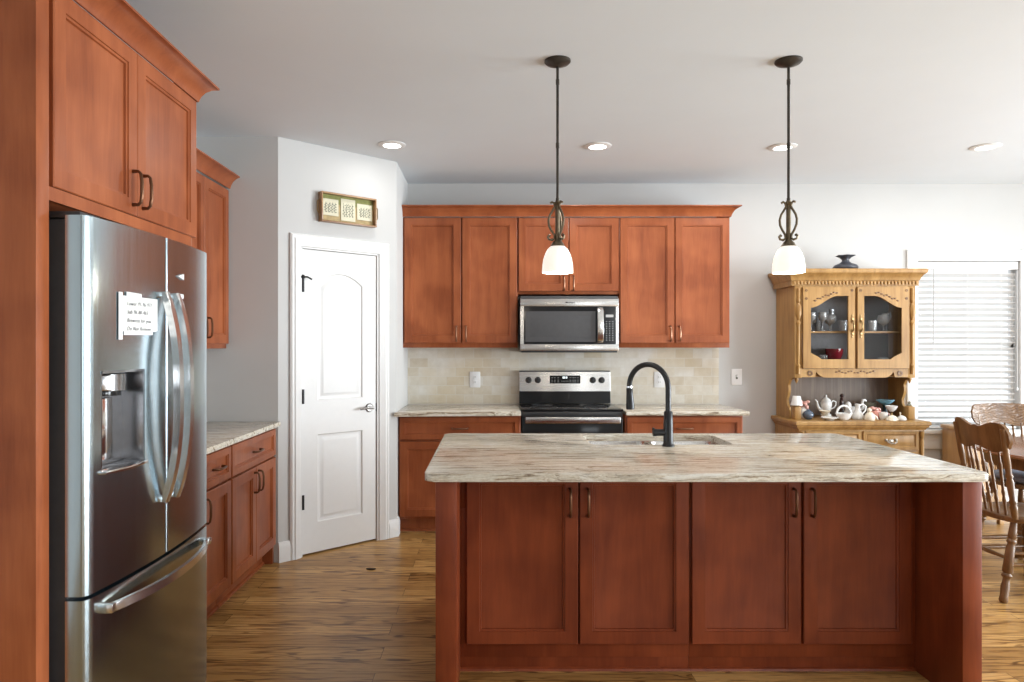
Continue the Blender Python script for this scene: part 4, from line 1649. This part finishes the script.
def hutch_door(sx):
    """u runs from the outer edge (0) to the centre edge (0.40)"""
    ow = 0.400
    zb_, zt_ = 1.219, 1.850
    t0, t1 = 0.058, ow - 0.050
    pz0, pz1 = 1.290, 1.782

    def X(u):
        return sx * (0.411 - u)
    ya, yb = UD - 0.040, UD - 0.0205
    mb = MB()

    def poly(ps):
        ps = [(X(u), z) for u, z in ps]
        mb.prism(ps, 'xz', ya, yb)
    poly([(0, zb_), (t0, zb_), (t0, zt_), (0, zt_)])
    poly([(t1, zb_), (ow, zb_), (ow, zt_), (t1, zt_)])
    poly([(t0, zb_), (t1, zb_), (t1, pz0), (t0 + 0.085, pz0), (t0 + 0.055, pz0 + 0.022), (t0, pz0 + 0.050)])
    top_ = []
    for i in range(15):
        t = i / 14
        u = t0 + (t1 - t0) * t
        tt = min(1, t / 0.72)
        z = 1.690 + (pz1 - 1.690) * (tt * tt * (3 - 2 * tt))
        top_.append((u, z))
    poly([(t0, zt_)] + top_ + [(t1, zt_)])
    d = mb.obj('glass_door', 'oak', hu_, 30)
    m = MB()
    m.box(min(X(t0 - .01), X(t1 + .01)), max(X(t0 - .01), X(t1 + .01)), UD - 0.031, UD - 0.028, pz0 - 0.01, pz1 + 0.01)
    m.obj('pane', 'pane_glass', d)
    m = MB()
    for i in range(9):
        u = 0.09 + i * 0.021
        m.sphere((X(u), ya - 0.0005, 1.745 + 0.066 * (i / 8) ** 0.8 + 0.006 * math.sin(i * 2.1)), 0.011, (1.1, 0.3, 0.6), 8)
    for u, z in ((0.022, 1.825), (0.022, 1.762), (0.378, 1.825)):
        m.lathe([(0.004, 0.0), (0.010, 0.0), (0.010, 0.003), (0.004, 0.003), (0.004, 0.0)], (X(u), ya, z), 12, 'y')
    m.obj('door_carving', 'chair_wood', d)
    m = MB()
    xp = X(ow - 0.022)
    for k, (z, r_) in enumerate(((1.465, 0.008), (1.49, 0.012), (1.515, 0.009), (1.58, 0.009), (1.605, 0.012), (1.63, 0.008))):
        m.sphere((xp, ya - 0.002, z), r_, (0.9, 0.3, 1.2), 10)
    m.tube([(xp, ya - 0.002, 1.505), (xp, ya - 0.022, 1.520), (xp, ya - 0.027, 1.547), (xp, ya - 0.022, 1.575), (xp, ya - 0.002, 1.590)], 0.0055, 8)
    m.obj('door_pull', 'antique_brass', d)


hutch_door(-1)
hutch_door(1)
# cornice with dentils
CP = [(0.0, 1.8625), (0.024, 1.8625), (0.024, 1.902), (0.030, 1.906), (0.036, 1.925), (0.050, 1.948), (0.066, 1.960), (0.070, 1.972), (0.070, 1.985), (0.064, 1.992), (0.0, 1.992)]
mb = MB()
mb.sweep(CP, [(-U, 0.0), (-U, UD), (U, UD), (U, 0.0)])
mb.box(-U + 0.001, U - 0.001, UD + 0.001, 0.0, 1.97, 1.991)
cor = mb.obj('cornice', 'oak', hu_, 30)
mb = MB()
nd = 36
for k in range(nd):
    x = -U - 0.018 + (2 * U + 0.036) * (k + 0.5) / nd
    mb.box(x - 0.008, x + 0.008, UD - 0.034, UD - 0.0245, 1.872, 1.898, 0.002)
mb.obj('dentils', 'oak', cor)

# vase on top of the hutch
hy = BACK - 0.018


def lathe_thing(name, label, cat, mat, prof, loc, n=24, group=None, fn=None, sx=1.0, sy=1.0):
    o = MB().lathe(prof, (0, 0, 0), n, 'z', sx, sy, fn).obj(name, mat, None, 60)
    o.location = loc
    return tag(o, label, cat, group)


lathe_thing('pottery_vase', 'dark pottery vase with a ruffled rim standing on top of the hutch', 'vase', 'pottery_dark',
            [(0.0, 0.0), (0.070, 0.0), (0.088, 0.012), (0.094, 0.028), (0.082, 0.046), (0.045, 0.062), (0.028, 0.076), (0.026, 0.088), (0.040, 0.106), (0.068, 0.121), (0.066, 0.124), (0.036, 0.108), (0.022, 0.092), (0.022, 0.070), (0.0, 0.055)],
            (2.826, 5.46, 1.9925), 36, None, lambda a, z: 1 + (0.12 * math.sin(6 * a) if z > 0.098 else 0))

# stemware
GOB = [(0.0, 0.0), (0.032, 0.0), (0.032, 0.002), (0.006, 0.007), (0.0045, 0.020), (0.0045, 0.070), (0.010, 0.078), (0.030, 0.095), (0.036, 0.120), (0.033, 0.150), (0.0315, 0.150), (0.0345, 0.120), (0.028, 0.097), (0.0, 0.083)]
BRA = [(0.0, 0.0), (0.032, 0.0), (0.032, 0.002), (0.006, 0.006), (0.005, 0.040), (0.012, 0.050), (0.040, 0.070), (0.047, 0.095), (0.040, 0.130), (0.0385, 0.130), (0.0455, 0.095), (0.038, 0.072), (0.0, 0.055)]
TUM = [(0.0, 0.0), (0.026, 0.0), (0.030, 0.030), (0.033, 0.085), (0.0315, 0.085), (0.028, 0.030), (0.024, 0.006), (0.0, 0.006)]
FLU = [(0.0, 0.0), (0.028, 0.0), (0.028, 0.002), (0.005, 0.006), (0.004, 0.060), (0.012, 0.075), (0.020, 0.110), (0.021, 0.180), (0.0198, 0.180), (0.018, 0.110), (0.0, 0.078)]
ZS = 1.5105
glass_spec = [
    ('wine_glass', GOB, -0.277, -0.21, ZS, 'clear wine glass at the far left of the upper hutch shelf'),
    ('brandy_glass', BRA, -0.232, -0.11, ZS, 'round brandy glass second from the left on the upper hutch shelf'),
    ('wine_glass', GOB, -0.200, -0.235, ZS, 'clear wine glass in front on the left upper hutch shelf'),
    ('drinking_glass', TUM, -0.167, -0.10, ZS, 'short clear tumbler in the middle of the left upper hutch shelf'),
    ('brandy_glass', BRA, -0.122, -0.20, ZS, 'round brandy glass in front beside the tall flute'),
    ('champagne_flute', FLU, -0.072, -0.12, ZS, 'tall clear flute near the centre behind the left hutch door'),
    ('drinking_glass', TUM, -0.030, -0.22, ZS, 'short clear tumbler beside the left hutch door pull'),
    ('wine_glass', GOB, 0.155, -0.13, ZS, 'clear wine glass at the left behind the right hutch door'),
    ('drinking_glass', TUM, 0.198, -0.235, ZS, 'short clear tumbler on the right upper hutch shelf'),
    ('brandy_glass', BRA, 0.304, -0.20, ZS, 'large round brandy glass on the right upper hutch shelf'),
    ('wine_glass', GOB, 0.369, -0.13, ZS, 'clear wine glass rightmost on the upper hutch shelf'),
    ('drinking_glass', TUM, -0.225, -0.24, 1.1705, 'short clear tumbler on the lower left hutch shelf'),
    ('wine_glass', GOB, -0.165, -0.17, 1.1705, 'clear wine glass on the lower left hutch shelf'),
    ('drinking_glass', TUM, 0.200, -0.24, 1.1705, 'short clear tumbler on the lower right hutch shelf'),
    ('brandy_glass', BRA, 0.304, -0.20, 1.1705, 'round brandy glass on the lower right hutch shelf'),
]
for nm, pr, x, y, z, lb in glass_spec:
    sc = 1.0
    lathe_thing(nm, lb, 'glass', 'stemware', pr, (HX + x, hy + y, z + 0.0005), 20, 'glassware in the hutch')
lathe_thing('ruby_bowl', 'dark red glass bowl on the lower left hutch shelf', 'bowl', 'ruby',
            [(0.0, 0.0), (0.03, 0.0), (0.032, 0.08), (0.045, 0.10), (0.065, 0.16), (0.068, 0.20), (0.064, 0.20), (0.055, 0.15), (0.0, 0.11)], (HX - 0.050, hy - 0.12, 1.1705), 24)

# knick-knacks on the hutch counter
ZC = 0.8195


def kk(name, label, cat, x, y, z=ZC):
    return thing(name, label, cat, (HX + x, hy + y, z + 0.0005))


def hx(px, depth):   # metres from the hutch centre
    return px


lathe_thing('votive_shade', 'small white bell-shaped pot on the left corner block of the hutch', 'pot', 'porcelain',
            [(0.0, 0.0), (0.036, 0.0), (0.045, 0.004), (0.043, 0.012), (0.036, 0.040), (0.030, 0.072), (0.026, 0.076), (0.0, 0.074)], (HX - 0.440, hy - 0.312, 0.9270), 20)
lathe_thing('brass_finial', 'small dark finial on the right corner block of the hutch', 'finial', 'grey_green',
            [(0.0, 0.0), (0.016, 0.0), (0.018, 0.006), (0.008, 0.014), (0.012, 0.024), (0.0, 0.036)], (HX + 0.443, hy - 0.312, 0.9270), 16)
k = kk('rose_figurine', 'white ceramic figurine with pink roses behind the blue ornament', 'figurine', -0.337, -0.215)
k.scale = (1.10, 1.10, 1.10)
MB().lathe([(0.0, 0.0), (0.032, 0.0), (0.040, 0.02), (0.036, 0.05), (0.026, 0.075), (0.0, 0.085)], (0, 0, 0), 18).obj('body', 'porcelain', k, 60)
m = MB()
rnd = random.Random(5)
for i in range(9):
    m.sphere((rnd.uniform(-.03, .03), rnd.uniform(-.03, .01), 0.075 + rnd.uniform(0, .045)), 0.015, (1, 1, 0.8), 10)
m.obj('roses', 'rose_china', k, 60)
k = kk('blue_ornament', 'round dark blue glazed ornament at the left of the hutch counter', 'ornament', -0.360, -0.335)
MB().sphere((0, 0, 0.036), 0.040, (1.05, 1, 0.9), 20).obj('body', 'slate_blue', k, 60)
MB().lathe([(0.0, 0.0), (0.016, 0.002), (0.010, 0.010), (0.0, 0.012)], (0.0, 0, 0.070), 12).obj('lid', 'slate_blue', k, 60)
k = kk('teapot', 'white porcelain teapot with a curved spout on the hutch counter', 'teapot', -0.140, -0.170)
k.scale = (0.84, 0.84, 0.84)
MB().lathe([(0.0, 0.0), (0.030, 0.0), (0.034, 0.006), (0.030, 0.015), (0.044, 0.045), (0.052, 0.080), (0.050, 0.105), (0.040, 0.122), (0.0, 0.122)], (0, 0, 0.035), 24).obj('body', 'porcelain', k, 60)
MB().lathe([(0.042, 0.0), (0.040, 0.008), (0.022, 0.026), (0.008, 0.034), (0.010, 0.042), (0.007, 0.054), (0.0, 0.058)], (0, 0, 0.158), 20).obj('lid', 'porcelain', k, 60)
MB().tube([(-0.040, 0, 0.075), (-0.068, 0, 0.085), (-0.080, 0, 0.115), (-0.086, 0, 0.150), (-0.104, 0, 0.170)], [0.017, 0.014, 0.010, 0.008, 0.007], 12).obj('spout', 'porcelain', k, 60)
MB().tube([(0.046, 0, 0.140), (0.070, 0, 0.158), (0.092, 0, 0.148), (0.094, 0, 0.118), (0.074, 0, 0.090), (0.046, 0, 0.078)], 0.0065, 10).obj('handle', 'porcelain', k, 60)
MB().lathe([(0.0, 0.0), (0.040, 0.0), (0.050, 0.010), (0.046, 0.030), (0.036, 0.0345), (0.0, 0.0345)], (0, 0, 0), 20).obj('stand', 'porcelain', k, 60)
lathe_thing('saucer', 'white shell-edged saucer lying in front of the teapot', 'saucer', 'porcelain',
            [(0.0, 0.0), (0.030, 0.0), (0.034, 0.006), (0.062, 0.020), (0.060, 0.023), (0.030, 0.010), (0.0, 0.008)], (HX - 0.215, hy - 0.375, ZC + 0.0005), 28, None, lambda a, z: 1 + 0.05 * math.sin(9 * a))
lathe_thing('cream_dish', 'footed white dish between the saucer and the woven basket', 'dish', 'cream_china',
            [(0.0, 0.0), (0.022, 0.0), (0.012, 0.02), (0.030, 0.05), (0.046, 0.062), (0.043, 0.064), (0.02, 0.05), (0.0, 0.045)], (HX - 0.195, hy - 0.265, ZC + 0.0005), 24)
k = kk('china_basket', 'white woven china basket with an arched handle at the hutch counter front', 'basket', -0.100, -0.370)
k.scale = (0.92, 0.92, 0.92)
MB().lathe([(0.0, 0.0), (0.034, 0.0), (0.050, 0.020), (0.066, 0.058), (0.062, 0.058), (0.046, 0.022), (0.0, 0.010)], (0, 0, 0), 32, 'z', 1.05, 0.8, lambda a, z: 1 + 0.03 * math.sin(16 * a)).obj('bowl', 'porcelain', k, 60)
MB().tube([(0.060 * math.cos(PI * i / 14), 0, 0.052 + 0.068 * math.sin(PI * i / 14)) for i in range(15)], 0.0085, 10).obj('handle', 'porcelain', k, 60)
k = kk('brown_figurine', 'slim dark brown upright figurine behind the woven china basket', 'figurine', 0.020, -0.100)
MB().lathe([(0.0, 0.0), (0.026, 0.0), (0.028, 0.015), (0.014, 0.05), (0.016, 0.11), (0.010, 0.15), (0.0, 0.155)], (0, 0, 0), 16).obj('body', 'brown_glaze', k, 60)
MB().sphere((0.004, 0, 0.168), 0.016, (1.1, 1, 1), 12).obj('head', 'brown_glaze', k, 60)
k = kk('porcelain_ewer', 'white porcelain ewer with a long neck beside the woven china basket', 'pitcher', 0.045, -0.300)
MB().lathe([(0.0, 0.0), (0.040, 0.0), (0.046, 0.018), (0.036, 0.045), (0.018, 0.070), (0.017, 0.100), (0.024, 0.118), (0.021, 0.118), (0.013, 0.10), (0.0, 0.09)], (0, 0, 0), 22).obj('body', 'porcelain', k, 60)
MB().tube([(0.016, 0, 0.105), (0.042, 0, 0.118), (0.064, 0, 0.100), (0.060, 0, 0.065), (0.036, 0, 0.040)], 0.006, 10).obj('handle', 'porcelain', k, 60)
k = kk('porcelain_swan', 'white porcelain swan behind the long-necked ewer', 'figurine', 0.070, -0.185)
MB().sphere((0, 0, 0.045), 0.052, (1.35, 0.75, 0.86), 18).obj('body', 'porcelain', k, 60)
MB().tube([(0.052, 0, 0.055), (0.080, 0, 0.080), (0.072, 0, 0.115), (0.078, 0, 0.140), (0.096, 0, 0.138), (0.108, 0, 0.128)], [0.018, 0.013, 0.010, 0.012, 0.011, 0.004], 12).obj('neck', 'porcelain', k, 60)
MB().sphere((-0.040, 0, 0.085), 0.030, (0.9, 0.7, 1.5), 14).obj('wing', 'porcelain', k, 60)
k = kk('cream_figurine', 'cream seated china figurine in front of the pink rose box', 'figurine', 0.098, -0.375)
MB().lathe([(0.0, 0.0), (0.036, 0.0), (0.040, 0.02), (0.030, 0.045), (0.018, 0.060), (0.0, 0.062)], (0, 0, 0), 18).obj('body', 'cream_china', k, 60)
MB().sphere((-0.004, 0, 0.076), 0.018, (1, 1, 1), 12).obj('head', 'cream_china', k, 60)
MB().tube([(0.020, -0.01, 0.040), (0.040, -0.02, 0.025), (0.050, -0.02, 0.006)], [0.010, 0.009, 0.006], 8).obj('arm', 'cream_china', k, 60)
k = kk('rose_box', 'pink and brown rose-covered china box on the hutch counter', 'box', 0.180, -0.290)
MB().lathe([(0.0, 0.0), (0.042, 0.0), (0.050, 0.03), (0.050, 0.065), (0.0, 0.065)], (0, 0, 0), 20, 'z', 1, 0.8).obj('body', 'pink_china', k, 60)
m = MB()
for i in range(8):
    m.sphere((0.034 * math.cos(i * 0.8), 0.026 * math.sin(i * 0.8), 0.072 + 0.006 * (i % 3)), 0.016, (1, 1, 0.8), 10)
m.obj('lid', 'rose_china', k, 60)
k = kk('painted_cup', 'white cup painted with pink beside the rose-covered box', 'cup', 0.227, -0.330)
MB().lathe([(0.0, 0.0), (0.020, 0.0), (0.030, 0.02), (0.034, 0.056), (0.031, 0.056), (0.026, 0.02), (0.0, 0.01)], (0, 0, 0), 20).obj('bowl', 'porcelain', k, 60)
MB().tube([(0.032, 0, 0.046), (0.050, 0, 0.042), (0.048, 0, 0.022), (0.029, 0, 0.016)], 0.004, 8).obj('handle', 'pink_china', k, 60)
k = kk('blue_compote', 'blue glass compote dish on a dark stem at the back of the hutch', 'dish', 0.325, -0.190)
MB().lathe([(0.0, 0.0), (0.045, 0.0), (0.040, 0.010), (0.016, 0.030), (0.014, 0.070), (0.022, 0.100), (0.0, 0.102)], (0, 0, 0), 20).obj('stem', 'teal_dark', k, 60)
MB().lathe([(0.0, 0.102), (0.024, 0.102), (0.050, 0.120), (0.064, 0.138), (0.062, 0.142), (0.045, 0.128), (0.0, 0.112)], (0, 0, 0), 32, 'z', 1, 0.9, lambda a, z: 1 + (0.18 * math.cos(4 * a) if z > 0.13 else 0)).obj('bowl', 'blue_glass', k, 60)
k = kk('stemmed_cup', 'small white and brown stemmed cup at the right of the hutch counter', 'cup', 0.310, -0.300)
MB().lathe([(0.0, 0.0), (0.026, 0.0), (0.022, 0.006), (0.008, 0.034), (0.006, 0.050), (0.012, 0.058), (0.0, 0.060)], (0, 0, 0), 16).obj('stem', 'antique_brass', k, 60)
MB().lathe([(0.0, 0.058), (0.014, 0.058), (0.034, 0.078), (0.046, 0.104), (0.043, 0.104), (0.030, 0.080), (0.0, 0.066)], (0, 0, 0), 20).obj('bowl', 'porcelain', k, 60)
lathe_thing('cream_shell', 'cream scallop shell lying flat in front of the blue compote', 'shell', 'cream_china',
            [(0.0, 0.0), (0.046, 0.0), (0.044, 0.012), (0.030, 0.028), (0.012, 0.038), (0.0, 0.040)], (HX + 0.265, hy - 0.385, ZC + 0.0005), 30, None, lambda a, z: 1 + 0.06 * math.sin(10 * a), 1.0, 0.6)
k = kk('china_bell', 'small white china bell at the far right of the hutch counter', 'bell', 0.340, -0.385)
MB().lathe([(0.0, 0.002), (0.030, 0.0), (0.034, 0.010), (0.026, 0.026), (0.010, 0.036), (0.0, 0.038)], (0, 0, 0), 18).obj('body', 'porcelain', k, 60)
MB().lathe([(0.005, 0.036), (0.004, 0.048), (0.007, 0.056), (0.0, 0.064)], (-0.012, 0, 0), 12).obj('handle', 'cream_china', k, 60)
lathe_thing('pewter_bowl', 'dull grey green bowl behind the pink rose-covered box', 'bowl', 'grey_green',
            [(0.0, 0.0), (0.030, 0.0), (0.028, 0.020), (0.012, 0.035), (0.014, 0.060), (0.050, 0.090), (0.058, 0.115), (0.054, 0.115), (0.044, 0.09), (0.0, 0.07)], (HX + 0.232, hy - 0.115, ZC + 0.0005), 24)

# ------------------------------------------------------------------ dining area
def make_chair(label, loc, rz, carved_crest=False):
    r = thing('dining_chair', label, 'chair', loc, rz, 'wooden dining chairs')
    mb = MB()
    o = []
    base = []
    for i in range(32):
        a = 2 * PI * i / 32
        ca, sa = math.cos(a), math.sin(a)
        x = 0.222 * math.copysign(abs(ca) ** 0.62, ca)
        y = 0.205 * math.copysign(abs(sa) ** 0.62, sa)
        x *= 1 - 0.10 * (y / 0.2)
        base.append((x, y))
    for s, z in ((0.90, 0.425), (0.985, 0.430), (1.0, 0.442), (0.985, 0.456), (0.93, 0.460), (0.6, 0.453), (0.2, 0.450)):
        o.append([(x * s, y * s, z) for x, y in base])
    mb.loops(o)
    mb.obj('seat', 'chair_wood', r, 50)
    LEG = [(0, 0.014), (0.12, 0.017), (0.2, 0.019), (0.22, 0.014), (0.24, 0.020), (0.26, 0.020), (0.28, 0.014), (0.32, 0.019), (0.62, 0.022), (0.64, 0.016), (0.66, 0.022), (0.68, 0.022), (0.70, 0.015), (0.74, 0.015), (0.80, 0.019), (0.92, 0.017), (0.97, 0.020), (1.0, 0.014)]
    tops = {'fl': (-0.155, -0.145), 'fr': (0.155, -0.145), 'rl': (-0.135, 0.140), 'rr': (0.135, 0.140)}
    feet = {'fl': (-0.205, -0.205), 'fr': (0.205, -0.205), 'rl': (-0.185, 0.238), 'rr': (0.185, 0.238)}

    def at(k_, z):
        t = (0.430 - z) / 0.430
        a, b = tops[k_], feet[k_]
        return (a[0] + (b[0] - a[0]) * t, a[1] + (b[1] - a[1]) * t, z)
    for k_ in tops:
        MB().turned(at(k_, 0.430), at(k_, 0.0), [(t, q * 1.15) for t, q in LEG], 12).obj('leg', 'chair_wood', r, 60)
    ST = [(0, 0.008), (0.3, 0.011), (0.5, 0.014), (0.7, 0.011), (1, 0.008)]
    for a, b, zs in (('fl', 'rl', (0.20, 0.26)), ('fr', 'rr', (0.20, 0.26)), ('fl', 'fr', (0.27, 0.19)), ('rl', 'rr', (0.23,))):
        for z in zs:
            MB().turned(at(a, z), at(b, z), ST, 10).obj('stretcher', 'chair_wood', r, 60)
    PO = [(0, 0.015), (0.10, 0.017), (0.14, 0.020), (0.16, 0.015), (0.19, 0.021), (0.22, 0.015), (0.42, 0.019), (0.45, 0.014), (0.48, 0.020), (0.51, 0.014), (0.60, 0.017), (0.75, 0.016), (1.0, 0.014)]
    for sx in (-1, 1):
        MB().turned((sx * 0.170, 0.160, 0.450), (sx * 0.188, 0.243, 0.945), PO, 12).obj('back_post', 'chair_wood', r, 60)
    SP = [(0, 0.007), (0.2, 0.008), (0.24, 0.011), (0.30, 0.007), (0.36, 0.011), (0.40, 0.0075), (0.7, 0.0085), (0.76, 0.011), (0.80, 0.007), (1, 0.006)]
    for i in range(6):
        f = (i - 2.5) / 2.5
        MB().turned((f * 0.112, 0.166 + 0.012 * (1 - f * f), 0.452), (f * 0.128, 0.222 + 0.026 * (1 - f * f), 0.830), SP, 8).obj('spindle', 'chair_wood', r, 60)
    # crest rail: curved, scalloped board
    n = 28
    mb = MB()
    fr_, bk, frb, bkb = [], [], [], []
    for i in range(n + 1):
        s = -1 + 2 * i / n
        x = (0.235 if carved_crest else 0.215) * s
        ztop = 0.975 - 0.012 * s * s if carved_crest else 0.957 + 0.018 * math.cos(2 * PI * s / 1.35 + PI) + (0.012 if abs(s) < 0.15 else 0) * (1 - abs(s) / 0.15)
        if abs(s) > 0.86:
            ztop -= 0.045 * ((abs(s) - 0.86) / 0.14) ** 2
        zbot = 0.820 + 0.012 * math.cos(2 * PI * s / 1.0)
        if abs(s) > 0.86:
            zbot += 0.040 * ((abs(s) - 0.86) / 0.14) ** 2
        yb = 0.209 + 0.030 * (1 - s * s)

        def yy(z):
            return yb + (z - 0.838) * 0.17
        fr_.append((x, yy(ztop) - 0.009, ztop))
        bk.append((x, yy(ztop) + 0.009, ztop))
        frb.append((x, yy(zbot) - 0.009, zbot))
        bkb.append((x, yy(zbot) + 0.009, zbot))
    o = [[fr_[i], bk[i], bkb[i], frb[i]] for i in range(n + 1)]
    mb.loops(o)
    mb.obj('crest_rail', 'chair_carved' if carved_crest else 'chair_wood', r, 50)
    return r


make_chair('turned wooden dining chair seen from behind beside the island', (3.018, 3.90, 0), PI / 2)
make_chair('wooden dining chair with carved crest facing the camera in front of the window', (3.74, 4.77, 0), 0, True)
cu = MB()
o = []
for s, z in ((0.80, 0.4615), (0.96, 0.468), (1.0, 0.486), (0.96, 0.505), (0.75, 0.516), (0.3, 0.512)):
    o.append([(0.195 * s * math.copysign(abs(math.cos(2 * PI * i / 32)) ** 0.6, math.cos(2 * PI * i / 32)), 0.185 * s * math.copysign(abs(math.sin(2 * PI * i / 32)) ** 0.6, math.sin(2 * PI * i / 32)), z) for i in range(32)])
cu.loops(o)
cush = cu.obj('seat_cushion', 'cushion_blue', None, 60)
cush.location = (3.74, 4.745, 0)
tag(cush, 'blue grey seat cushion on the far dining chair', 'cushion')

tb = thing('dining_table', 'round reddish wooden dining table at the right edge by the window', 'table', (3.70, 4.15, 0))
R0 = 0.66
MB().lathe([(0.0, 0.728), (R0 - 0.03, 0.728), (R0 - 0.008, 0.733), (R0, 0.744), (R0 - 0.006, 0.756), (R0 - 0.02, 0.760), (0.0, 0.760)], (0, 0, 0), 64).obj('tabletop', 'table_wood', tb)
MB().lathe([(R0 - 0.09, 0.7275), (R0 - 0.065, 0.7275), (R0 - 0.065, 0.660), (R0 - 0.09, 0.660), (R0 - 0.09, 0.7275)], (0, 0, 0), 64).obj('apron', 'chair_wood', tb)
MB().lathe([(0.0, 0.7275), (0.11, 0.7275), (0.10, 0.69), (0.055, 0.66), (0.05, 0.60), (0.075, 0.56), (0.085, 0.48), (0.06, 0.42), (0.055, 0.36), (0.09, 0.32), (0.09, 0.18), (0.05, 0.15), (0.0, 0.15)], (0, 0, 0), 24).obj('pedestal', 'chair_wood', tb)
for k in range(4):
    a = PI / 4 + k * PI / 2
    ca, sa = math.cos(a), math.sin(a)
    MB().tube([(ca * q, sa * q, z) for q, z in ((0.06, 0.26), (0.14, 0.24), (0.24, 0.15), (0.34, 0.07), (0.42, 0.045), (0.45, 0.035))], [0.04, 0.04, 0.036, 0.032, 0.032, 0.030], 12).obj('leg', 'chair_wood', tb)

sb = thing('side_cabinet', 'small tan wooden side cabinet under the window behind the chairs', 'cabinet', (3.85, BACK - 0.06, 0))
MB().box(-0.145, 0.145, -0.30, 0.0, 0.04, 0.722, 0.002).obj('body', 'tan_wood', sb)
MB().box(-0.165, 0.165, -0.325, 0.0, 0.7225, 0.752, 0.006).obj('top', 'tan_wood', sb)
mb = MB()
mb.panel(-0.130, 0.130, 0.08, 0.70, SHAKER, -0.3205)
dd = mb.obj('door', 'tan_wood', sb)
m = MB()
m.lathe([(0.0, 0.0), (0.006, 0.0), (0.006, 0.012), (0.013, 0.018), (0.011, 0.026), (0.0, 0.028)], (-0.105, -0.3205, 0.45), 14, 'y')
m.obj('knob', 'antique_brass', dd)
for sx in (-1, 1):
    for y in (-0.28, -0.02):
        m = MB()
        m.box(sx * 0.125 - 0.018, sx * 0.125 + 0.018, y - 0.018, y + 0.018, 0.0, 0.0395, 0.003)
        m.obj('foot', 'tan_wood', sb)
